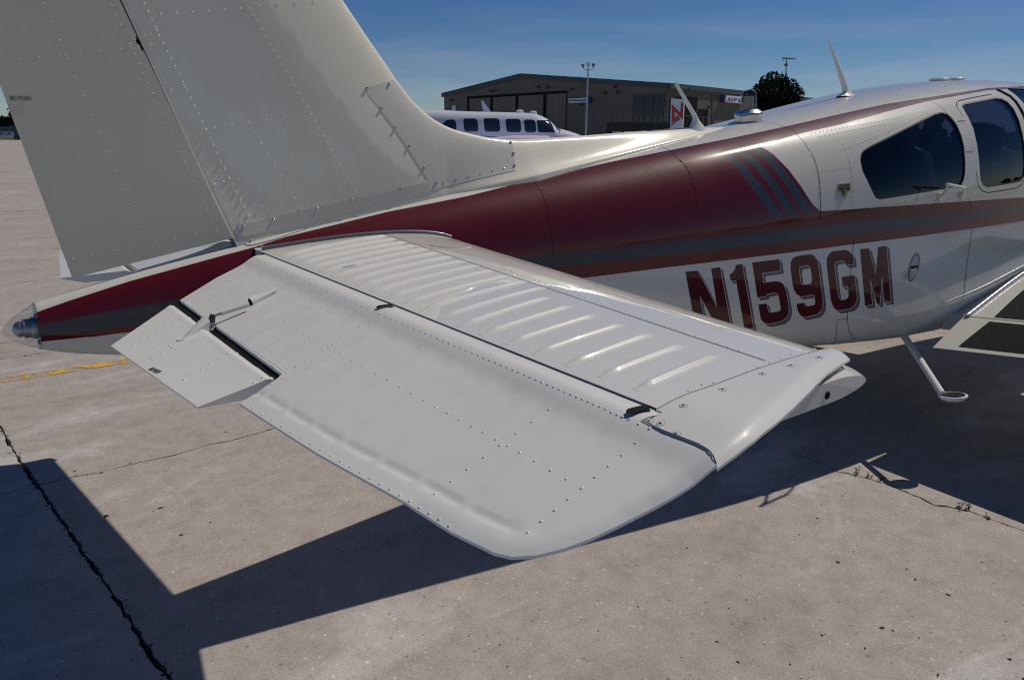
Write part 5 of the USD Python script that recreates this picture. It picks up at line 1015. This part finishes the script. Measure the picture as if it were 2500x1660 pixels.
def trim_strip(W_, a, b, h=.32): return W_.prism(Polygon([tuple(a + [0, .05]), tuple(b + [0, .05]), tuple(b - [0, h]), tuple(a - [0, h])]).buffer(0), .003, .16)
obj('roof_trim', trim_strip(WA, el - [.2, 0.02], rdg), TRIM, hang); obj('roof_trim', trim_strip(WA, rdg, cr_), TRIM, hang); obj('roof_trim', trim_strip(WB, c0_, er_), TRIM, hang)
dl, dr_ = h1((455, 597))[0], h1((1825, 515))[0]
dA0, dA1 = WA.uv(dl), WA.uv(dr_); op = Polygon([(dA0[0], 0), tuple(dA0), tuple(dA1), (dA1[0], 0)]); obj('door_opening', WA.prism(op, .004, .03), GAP, hang)
for xa, xb in ((497, 782), (820, 1130), (1170, 1512), (1558, 1822)):
    ua, ub = WA.uv(h1((xa, 600))[0])[0], WA.uv(h1((xb, 560))[0])[0]; tz_ = lambda u: dA0[1] + (dA1[1] - dA0[1]) * (u - dA0[0]) / (dA1[0] - dA0[0]) - .22
    obj('sliding_door', WA.prism(Polygon([(ua, .05), (ua, tz_(ua)), (ub, tz_(ub)), (ub, .05)]), .034, .12), DOORP, hang)
wq = WA.poly(h2((445, 428), (735, 420), (722, 665), (438, 672))); wo = obj('office_window', WA.prism(wq, .004, .05), DARKW, hang)
wp = np.array([WA.uv(p) for p in h2((445, 428), (735, 420), (722, 665), (438, 672))])
for f in (1 / 3, 2 / 3): obj('mullion', WA.prism(LineString([wp[0] + (wp[1] - wp[0]) * f, wp[3] + (wp[2] - wp[3]) * f]).buffer(.05, cap_style=2), .054, .10), TRIM, wo)
for f in (.4, .72): obj('mullion', WA.prism(LineString([wp[0] + (wp[3] - wp[0]) * f, wp[1] + (wp[2] - wp[1]) * f]).buffer(.05, cap_style=2), .054, .098), TRIM, wo)
obj('frame', WA.prism(wq.buffer(.1, join_style=2).difference(wq), .004, .08), TRIM, wo)
obj('side_doorway', WB.prism(WB.poly(h2((850, 432), (1072, 445), (1060, 610), (1040, 760), (860, 760))), .004, .03), GAP, hang)
obj('side_doorway', WB.prism(WB.poly(h2((1078, 555), (1172, 562), (1165, 760), (1072, 760))), .004, .03), GAP, hang)
obj('corner_trim', WB.prism(WB.poly(h2((1213, 350), (1219, 350), (1219, 700), (1213, 700))), .004, .05), TRIM, hang)
obj('walk_door', WA.prism(WA.poly(h1((250, 722), (300, 718), (300, 900), (250, 900))), .004, .06), plain('door_white', (.6, .6, .62), .4), hang)
for W_, p in [(WA, p) for p in np.vstack([h1((1435, 462), (1565, 474), (1895, 502), (787, 521), (822, 521), (245, 650), (2022, 710)), h2((255, 335), (275, 392), (155, 395), (625, 330))])] + [(WB, p) for p in h2((968, 352), (1180, 538))]:
    c = W_.uv(p); obj('wall_lamp', W_.prism(Point(*c).buffer(.11, 4), .003, .2), LAMPW, hang)
SGN, BLU, REDS = plain('sign_white', (.62, .64, .70), .4), plain('sign_blue', (.03, .06, .26), .4), plain('sign_red', (.42, .03, .04), .4)
def wall_text(W_, txt, pa, pb, o, parent, m, name, italic=.15, cap=1.0):
    """lettering on a wall from pa to pb (pixels), capitals cap metres tall"""
    t = meshkit.text_mesh(txt, 1.0, .02, bold=True); w = t.bounds[1][0]; a, b = W_.uv(pa), W_.uv(pb); d = (b - a) / w; u = np.array([0, cap]) if abs(d[1]) < abs(d[0]) * .3 else np.array([-d[1], d[0]]) * cap
    v = t.vertices; uv = a + v[:, :1] * d + v[:, 1:2] * (u + d * italic); obj(name, (W_.P(uv) + (v[:, 2:] + o) * W_.n, t.faces), m, parent)
WCAP1 = WA.uv(h1((2000, 640))[0])[1] - WA.uv(h1((2000, 664))[0])[1]; WCAP2 = WB.uv(h2((1450, 440))[0])[1] - WB.uv(h2((1450, 476))[0])[1]
s1 = thing('wall_sign', 'small white and blue company sign on the hangar wall behind the lamp pole', 'sign', WA.P([WA.uv(h1((2010, 655))[0])])[0])
obj('board', WA.prism(WA.poly(h1((1883, 628), (2142, 618), (2142, 680), (1883, 687))), .05, .35), SGN, s1); obj('end_panel', WA.prism(WA.poly(h1((2144, 612), (2165, 611), (2165, 686), (2144, 687))), .05, .37), BLU, s1)
wall_text(WA, 'AVP Kenosha Aviation', h1((1890, 668))[0], h1((2132, 661))[0], .352, s1, BLU, 'lettering', cap=WCAP1)
s2 = thing('wall_sign', 'white and blue company sign on the hangar side wall partly hidden by the tree', 'sign', WB.P([WB.uv(h2((1450, 460))[0])])[0])
obj('board', WB.prism(WB.poly(h2((1318, 423), (1790, 458), (1790, 535), (1310, 488))), .05, .35), SGN, s2); obj('end_panel', WB.prism(WB.poly(h2((1302, 417), (1316, 418), (1308, 490), (1296, 489))), .05, .37), BLU, s2)
wall_text(WB, 'AVP Kenosha Aviation', h2((1322, 478))[0], h2((1780, 522))[0], .352, s2, BLU, 'lettering', cap=WCAP2)
WC = Wall(h2((700, 600))[0], 46.0, h2((1000, 600))[0], 45.0)
s3 = thing('fuel_sign', 'white upright fuel sign with red angular emblem, standing beside the bent whip antenna', 'sign', WC.P([WC.uv(h2((865, 600))[0])])[0] * [1, 1, 0])
q3 = WC.poly(h2((808, 452), (937, 462), (925, 770), (797, 770))); z0_ = q3.bounds[1]
c1s, c2s, c3s = (WC.uv(h2(c)[0]) for c in ((808, 452), (937, 462), (925, 770)))
obj('board', WC.prism(Polygon([tuple(c1s * [1, 0]), tuple(c1s), tuple(c2s), (c3s[0], 0)]), -.12, 0), SGN, s3)
obj('frame_edge', WC.prism(WC.poly(h2((786, 450), (807, 452), (796, 770), (776, 770))), -.14, .01), RUBBER, s3)
emb = LineString([WC.uv(p) for p in h2((885, 632), (829, 668), (829, 545), (912, 628), (922, 497))]).buffer(.078, cap_style=2, join_style=2); obj('emblem', WC.prism(emb, .002, .03), REDS, s3)
wall_text(WC, 'AVFUEL', h2((814, 728))[0], h2((903, 656))[0], .003, s3, RUBBER, 'lettering', .1, 1.0)
# deck with railing, stairs and shed in front of the hangar
WD = Wall(h2((100, 600))[0], 52.0, h2((800, 600))[0], 50.0)
dk = thing('deck', 'dark raised deck with pipe railing in front of the hangar window', 'deck', WD.P([WD.uv(h2((500, 700))[0])])[0] * [1, 1, 0])
pd_ = np.array([WD.uv(p) for p in h2((165, 690), (790, 688))]); DKM = plain('deck_dark', (.025, .022, .02), .8)
obj('platform', WD.prism(Polygon([tuple(pd_[0]), tuple(pd_[1]), tuple(pd_[1] - [0, .55]), tuple(pd_[0] - [0, .55])]), -2.5, 0), DKM, dk)
for f in np.linspace(.02, .98, 5): obj('post', WD.prism(box(pd_[0][0] + f * (pd_[1][0] - pd_[0][0]) - .06, 0, pd_[0][0] + f * (pd_[1][0] - pd_[0][0]) + .06, pd_[0][1] - .55), -.2, -.08), DKM, dk)
RAIL = plain('rail_metal', (.13, .125, .115), .5, .3); rt_ = WD.uv(h2((180, 622))[0])[1]
for z_ in (rt_, (rt_ + pd_[0][1]) / 2): obj('rail', tube(WD.P([[pd_[0][0], z_], [pd_[1][0], z_]], -.03), .025, 6), RAIL, dk)
for f in np.linspace(0.02, .98, 10): u_ = pd_[0][0] + f * (pd_[1][0] - pd_[0][0]); obj('baluster', tube(WD.P([[u_, pd_[0][1]], [u_, rt_]], -.03), .025, 6), RAIL, dk)
obj('stair_stringer', WD.prism(WD.poly(h2((145, 630), (160, 630), (120, 790), (100, 790))), -.1, 0), TRIM, dk)
sh_ = thing('portable_cabin', 'pale cabin end with dark corner at the left foot of the deck stairs', 'cabin', WD.P([WD.uv(h2((140, 740))[0])], -4)[0] * [1, 1, 0])
pc = WD.uv(h2((78, 697))[0]); pc2 = WD.uv(h2((215, 697))[0]); obj('wall', WD.prism(box(pc[0], 0, pc2[0], pc[1]), -5, -3), SGN, sh_); obj('corner_post', WD.prism(box(pc[0] - .4, 0, pc[0] - .003, pc[1] + .05), -5, -2.95), GAP, sh_)
fe = thing('pipe_fence', 'long pale pipe railing running from the fuel sign towards the beacon', 'railing', at_depth(h2((1100, 640))[0], 44) * [1, 1, 0])
fa_, fb2 = at_depth(h2((935, 622))[0], 46), at_depth(h2((1500, 662))[0], 42); obj('rail', tube([fa_, fb2], .03, 6), RAIL, fe)
for f in (0, .18, .36, .54, .72, .9): p_ = fa_ + (fb2 - fa_) * f; obj('post', tube([p_ * [1, 1, 0], p_], .03, 6), RAIL, fe)
# lamp pole
lp_b, lp_t = at_depth(h1((2075, 1100))[0], 48), at_depth(h1((2113, 225))[0], 48); lp_b = np.r_[lp_t[:2], 0]
GALV = plain('galvanized', (.34, .36, .40), .45, .4); LAMPH = plain('flood_housing', (.10, .10, .11), .4)
lp = thing('lamp_pole', 'tall grey floodlight pole with three lamp heads in front of the hangar', 'lamp pole', lp_b)
obj('pole', tube([lp_b, lp_b * .5 + lp_t * .5, lp_t], [.075, .06, .042], 12), GALV, lp, smooth=60)
def lpP(q): return at_depth(h1(q)[0], 48)
obj('cross_arm', tube([lpP((2050, 195)), lpP((2052, 228)), lpP((2113, 232)), lpP((2185, 222)), lpP((2192, 185))], .02, 6), GALV, lp); obj('stem', tube([lp_t, lpP((2118, 180))], .03, 8), GALV, lp)
for q, ax in (((2040, 178), (-.7, 0, -.4)), ((2117, 160), None), ((2190, 167), (.8, 0, -.3))):
    c = lpP(q); axis = (CAM - c) * [1, 1, 0] if ax is None else rh * ax[0] + np.array([0, 0, ax[2]])
    ax_ = np.asarray(axis) / np.linalg.norm(axis); h_ = obj('lamp_head', lathe([(.05, -.10), (.11, -.06), (.12, .05)], c, ax_, 16), LAMPH, lp, smooth=40); obj('lamp_glass', lathe([(.11, .0), (.11, .006)], c + ax_ * .052, ax_, 16), LENSW, h_)
# mast with television antenna on the roof behind the tree
mb_, mt_ = at_depth(h2((1950, 330))[0], 76), at_depth(h2((1955, 45))[0], 76)
ms = thing('antenna_mast', 'thin rooftop television antenna mast rising behind the dark tree', 'antenna', np.r_[mb_[:2], 0.0])
mm = lambda q: at_depth(h2(q)[0], 76)
obj('mast', tube([np.r_[mb_[:2], 0], mb_, mm((1952, 120)), mt_], [.10, .07, .05, .04], 6), LAMPH, ms)
obj('boom', tube([mm((1915, 52)), mm((2050, 60))], .045, 5), LAMPH, ms); obj('vee_element', tube([mm((1908, 80)), mm((1935, 55)), mm((1912, 38))], .03, 5), LAMPH, ms)
for x_ in (1940, 1965, 1985, 2000, 2020): obj('element', tube([mm((x_, 42)), mm((x_, 68))], .022, 4), LAMPH, ms)
for x_ in (1935, 1968): obj('brace', tube([mm((x_, 250)), mm((1950, 180))], .025, 4), LAMPH, ms)
obj('short_whip', tube([mm((1912, 300)), mm((1912, 180))], .03, 4), LAMPH, ms); obj('bracket', lathe([(.16, -.1), (.16, .1)], mm((1951, 118)), (0, 0, 1), 8), LAMPH, ms)

# trees: trunk, limbs and a crown of leaf clumps
def leafmat(name, c):
    return mat(name, {"g": ("geometry", {}), "r": ("rgb_ramp", {"ramp": [(0, tuple(v * .45 for v in c)), (.6, c), (1, tuple(v * 1.7 for v in c))]}), "d": ("diffuse_bsdf", {}), "t": ("translucent_bsdf", {}), "m": ("mix_closure", {"fac": .18})},
               [("g.random_per_island", "r.fac"), ("r.color", "d.color"), ("r.color", "t.color"), ("d.BSDF", "m.closure1"), ("t.BSDF", "m.closure2")], surface="m.closure")
BARK = plain('bark', (.05, .04, .03), .9)
def crown(cs, n_leaf, size, seed):
    g = np.random.default_rng(seed); VV = []
    for c, r in cs:
        n = int(n_leaf * r ** 2); d_ = g.normal(size=(n, 3)); d_ /= np.linalg.norm(d_, axis=1, keepdims=True); p = c + d_ * r * (g.uniform(.55, 1.05, (n, 1)) ** .7)
        x = g.normal(size=(n, 3)); x -= .5 * d_ * (x * d_).sum(1, keepdims=True); x /= np.linalg.norm(x, axis=1, keepdims=True); y = np.cross(x, g.normal(size=(n, 3))); y /= np.linalg.norm(y, axis=1, keepdims=True)
        s = size * g.uniform(.6, 1.4, (n, 1)); VV.append(np.stack([p - x * s, p + y * s * .5, p + x * s, p - y * s * .5], 1).reshape(-1, 3))
    V = np.vstack(VV); k = len(V) // 4; i = np.arange(k) * 4; return V, np.vstack([np.stack([i, i + 1, i + 2], 1), np.stack([i, i + 2, i + 3], 1)])
tr = thing('tree', 'dark dense evergreen tree in front of the hangar side wall, below the antenna mast', 'tree', at_depth(h2((1860, 700))[0], 52) * [1, 1, 0])
tc_ = at_depth(h2((1860, 470))[0], 52); g_ = np.random.default_rng(3); cl = []
outl = h2((1640, 400), (1700, 350), (1760, 290), (1820, 262), (1890, 262), (1950, 285), (2010, 320), (2060, 375), (2075, 400), (2040, 440), (1980, 380), (1880, 340), (1780, 370), (1700, 430), (1660, 470), (1640, 520), (1720, 520), (1820, 450), (1930, 450), (2020, 500), (1900, 540), (1780, 560), (1680, 600), (1980, 580), (2060, 560), (1850, 640), (1700, 680), (2000, 680), (2080, 640))
for p in outl: c = at_depth(p + g_.normal(size=2) * 2, 52 + g_.normal() * .9); cl.append((c, g_.uniform(.30, .48)))
for _ in range(26): cl.append((tc_ + g_.normal(size=3) * [.75, .75, .7] - [0, 0, .6], .5))
ct = np.r_[tc_[:2], 0.]; obj('trunk', tube([ct, ct * .4 + tc_ * .6, tc_ + [0, 0, .8]], [.22, .16, .05], 8), BARK, tr)
for k_ in range(6): a_ = k_ * 1.05; obj('limb', tube([ct + [0, 0, 2 + .4 * k_], ct + [math.cos(a_) * 1.1, math.sin(a_) * 1.1, 3 + .4 * k_]], [.07, .02], 5), BARK, tr)
obj('crown', crown(cl, 900, .10, 4), leafmat('evergreen_leaf', (.032, .045, .022)), tr)

# twin-engine airplane parked behind
ND = 29.0
na_ = thing('parked_twin_airplane', 'white twin-engine airplane with a row of square cabin windows, parked before the hangar', 'airplane', at_depth(h1((900, 1000))[0], ND) * [1, 1, 0])
def nu(q): P = at_depth(h1(q)[0], ND); return np.array([(P - CAM) @ rh, P[2]])
tops = np.array([nu(q) for q in ((-2600, 800), (-1200, 780), (0, 772), (300, 788), (700, 800), (1180, 812), (1380, 826), (1490, 862), (1580, 912), (1640, 965), (1720, 1035), (1790, 1050), (1900, 1082), (1990, 1112), (2150, 1190), (2300, 1290))])
NT = interp(tops[:, 0], tops[:, 1]); u0, u1 = tops[0, 0], tops[-1, 0]; zc_ = nu((1000, 1250))[1]
NH = interp([u0, u0 + 3.2, u0 + 5.5, nu((0, 0))[0], nu((1400, 0))[0], nu((1750, 0))[0], nu((2100, 0))[0], u1], [.06, .42, .60, .66, .66, .56, .36, .05]); NB = interp([u0, u0 + 3, nu((0, 0))[0], nu((1500, 0))[0], u1 - .3, u1], [1.95, 1.35, .95, .85, .95, 1.15])
def nav(P):
    u = P[:, 0]; ph = P[:, 1]; t, b, w = NT(u), np.minimum(NB(u), NT(u) - .1), NH(u); a = (t - b) / 2; n = 2.5; r = (np.abs(np.sin(ph) / w) ** n + np.abs(np.cos(ph) / a) ** n) ** (-1 / n)
    q = CAM * [1, 1, 0] + u[:, None] * rh + (ND + w * 0 + .66 - r * np.sin(ph))[:, None] * fh; q[:, 2] = (t + b) / 2 + r * np.cos(ph); return q
NAVW = paint('twin_white_paint', (.66, .64, .72), .3, .6, .05)
gu = np.linspace(u0, u1, 90); V_, F_ = grid_surface(lambda a, b: nav(np.stack([a, b], 1)), gu, np.linspace(0, 2 * np.pi, 49)); obj('fuselage', outward((V_, F_), BG((u0 + u1) / 2, ND + .66, 1.7)), NAVW, na_, smooth=50)
gu2, gp2 = np.meshgrid(np.linspace(u0, u1, 260), np.linspace(.05, 2.6, 150), indexing='ij'); G2 = np.stack([gu2.ravel(), gp2.ravel()], 1); pj = proj(nav(G2)); nlin, nnear = LinearNDInterpolator(pj, G2), NearestNDInterpolator(pj, G2)
def npoly(px, st=2.0):
    q = dens(px, st, True); r = nlin(q); b = np.isnan(r[:, 0]); r[b] = nnear(q[b]); return Polygon(r).buffer(0)
nsg = 1 if patch(box(gu[40], 1.4, gu[42], 1.5), nav, .1)[2][0] @ (-fh) > 0 else -1
def rbox(x0, y0, x1, y1, sk=25):
    return h1((x0 + 22, y0), (x1 - 50, y0), (x1 - 22, y0 + 12), (x1 - 8, y0 + 40), (x1, y1 - 40), (x1 - 8, y1 - 10), (x1 - 25, y1), (x0 + 45, y1), (x0 + 22, y1 - 12), (x0 + 12, y1 - 40), (x0, y0 + 30), (x0 + 5, y0 + 8))
NGL = plain('twin_window_glass', (.02, .03, .045), .08); nw = []
for q in (rbox(400, 900, 605, 1080), rbox(680, 898, 905, 1082), rbox(980, 905, 1195, 1087), rbox(1232, 915, 1400, 1090), h1((1412, 925), (1575, 925), (1620, 985), (1660, 1090), (1440, 1090), (1422, 1060)), h1((120, 965), (170, 925), (230, 912), (275, 920), (297, 950), (305, 1010), (300, 1060), (200, 1060), (120, 1060))):
    w_ = obj('cabin_window', patch(npoly(q), nav, .06, off=.006, sign=nsg), NGL, na_)
obj('windshield', patch(npoly(h1((1590, 920), (1640, 968), (1715, 1035), (1742, 1070), (1720, 1108), (1690, 1070), (1640, 985))), nav, .06, off=.008, sign=nsg), pane('twin_windshield', (.5, .52, .6)), na_)
obj('blue_stripe', patch(npoly(h1((400, 1120), (640, 1138), (1000, 1152), (1300, 1160), (1300, 1260), (900, 1230), (500, 1180)), 6), nav, .1, off=.004, sign=nsg), plain('twin_blue', (.10, .22, .50), .35, coat=.5), na_)
fp = at_depth(h1((735, 800))[0], ND + .66); fq = at_depth(h1((657, 655))[0], ND + .66); obj('blade_antenna', trimesh.convex.convex_hull(np.vstack([fp + rh * k * .16 + fh * j * .02 - [0, 0, .06] for k in (-1, 1) for j in (-1, 1)] + [fq + rh * k * .03 + fh * j * .01 for k in (-1, 1) for j in (-1, 1)])), NAVW, na_)
for q in ((1175, 806), (1360, 824)): obj('roof_vent', lathe([(.14, -.05), (.14, .03), (.08, .07)], at_depth(h1(q)[0], ND + .66), (0, 0, 1), 14), NAVW, na_, smooth=40)
um = nu((950, 0))[0]
for s in (-1, 1):
    wv = np.array([BG(um + a, ND + .66 + s * b, z) for a, b, z in ((-1.2, .5, 1.0), (1.4, .5, 1.0), (.9, 6.0, 1.35), (-.1, 6.0, 1.35), (-1.2, .5, 1.06), (1.4, .5, 1.2), (.9, 6.0, 1.45), (-.1, 6.0, 1.38))]); obj('wing', trimesh.convex.convex_hull(wv), NAVW, na_)
    nc_ = BG(um + .4, ND + .66 + s * 2.0, 1.22); obj('engine_nacelle', lathe([(.05, -1.6), (.25, -1.0), (.36, 0), (.36, 1.2), (.2, 1.45), (.03, 1.6)], nc_, rh, 18), NAVW, na_, smooth=50)
    obj('landing_gear', tube([nc_ - rh * .3, (nc_ - rh * .3) * [1, 1, 0] + [0, 0, .3]], .05, 8), STEEL, na_); tw = trimesh.creation.torus(.2, .09, 24, 10); tw.apply_transform(trimesh.geometry.align_vectors([0, 0, 1], fh)); tw.apply_translation((nc_ - rh * .3) * [1, 1, 0] + [0, 0, .29]); obj('wheel', tw, TYRE, na_, smooth=50)
ug = nu((1800, 0))[0]; gb = BG(ug, ND + .66, 0); obj('landing_gear', tube([gb + [0, 0, 1.0], gb + [0, 0, .25]], .04, 8), STEEL, na_); tw = trimesh.creation.torus(.18, .08, 24, 10); tw.apply_transform(trimesh.geometry.align_vectors([0, 0, 1], fh)); tw.apply_translation(gb + [0, 0, .26]); obj('wheel', tw, TYRE, na_, smooth=50)
tb0 = nu((-2300, 800)); tf = np.array([BG(tb0[0] + a, ND + .66 + j, z) for a, z in ((-.6, 2.0), (1.5, 2.0), (-.2, 3.9), (-1.1, 3.9)) for j in (-.06, .06)]); obj('tail_fin', trimesh.convex.convex_hull(tf), NAVW, na_)
th_ = np.array([BG(tb0[0] + a, ND + .66 + j, z) for a, j in ((-.5, 0), (.7, 0), (-.4, 2.4), (.2, 2.4), (-.4, -2.4), (.2, -2.4)) for z in (2.0, 2.06)]); obj('tailplane', trimesh.convex.convex_hull(th_), NAVW, na_)

# far left: sheds, trees
wsh = thing('white_shed', 'long low white hangar shed at the far edge of the airfield, left of the rudder', 'shed', at_depth(l3((80, 400))[0], 200) * [1, 1, 0])
WE = Wall(l3((-800, 350))[0], 200, l3((160, 350))[0], 200); b0, b1 = WE.uv(l3((-800, 318))[0]), WE.uv(l3((160, 318))[0])
obj('wall', WE.prism(box(b0[0], 0, b1[0], b1[1]), -12, 0), plain('shed_white', (.62, .60, .58), .5), wsh); obj('roof', WE.prism(box(b0[0] - .4, b1[1], b1[0] + .3, b1[1] + 1.1), -12.4, .35), plain('shed_roof', (.10, .10, .12), .5), wsh)
for f in np.linspace(.1, .95, 9): u_ = b0[0] + f * (b1[0] - b0[0]); obj('door_joint', WE.prism(box(u_ - .15, 0, u_ + .15, b1[1] - .3), .01, .06), SIDE_B, wsh)
gs = thing('grey_building', 'grey brown block building at the far apron edge just beside the rudder', 'building', at_depth(l3((200, 440))[0], 125) * [1, 1, 0])
WF = Wall(l3((152, 350))[0], 125, l3((420, 350))[0], 125); c1_, c2_ = WF.uv(l3((152, 240))[0]), WF.uv(l3((420, 240))[0])
obj('wall', WF.prism(box(c1_[0], 0, c2_[0], c1_[1] - .3), -8, 0), plain('block_grey', (.13, .125, .125), .8), gs); obj('roof', WF.prism(box(c1_[0] - .3, c1_[1] - .3, c2_[0], c1_[1]), -8.3, .3), TRIM, gs); obj('doorway', WF.prism(box(WF.uv(l3((236, 400))[0])[0], 0, WF.uv(l3((262, 400))[0])[0], WF.uv(l3((240, 358))[0])[1]), .004, .05), GAP, gs)
LF2 = leafmat('far_tree_leaf', (.022, .034, .020)); tl_lab = ['dark rounded tree at the far left edge, behind the white shed', 'dark tree behind the white shed, second from the left edge', 'tallest dark tree rising behind the grey block building']
for k_, (q, rr_) in enumerate((((20, 250), 3.6), ((95, 262), 3.0), ((195, 240), 4.4))):
    c = at_depth(l3(q)[0], 230); t_ = thing('tree', tl_lab[k_], 'tree', c * [1, 1, 0]); g_ = np.random.default_rng(50 + k_)
    obj('trunk', tube([c * [1, 1, 0], c], [.35, .15], 6), BARK, t_); obj('crown', crown([(c + g_.normal(size=3) * [rr_ * .55, rr_ * .55, rr_ * .3] + [0, 0, -.5], rr_ * .5) for _ in range(12)], 26, .5, 60 + k_), LF2, t_)
hz_ = []
for k_ in range(70):
    a_ = -2.1 + k_ * .06 * 1.0; d_ = 420 + 60 * math.sin(k_ * 1.7); base_ = np.r_[CAM[:2] + d_ * np.array([math.cos(YAW - a_), math.sin(YAW - a_)]), 0]; g_ = np.random.default_rng(900 + k_)
    hz_.append(crown([(base_ + [g_.normal() * 12, g_.normal() * 12, 2.5], 4.5) for _ in range(3)], 6, 1.3, 950 + k_))
obj('far_woods', cat(*hz_), LF2, kind='stuff', label='low dark line of distant woods on the horizon', category='woods')
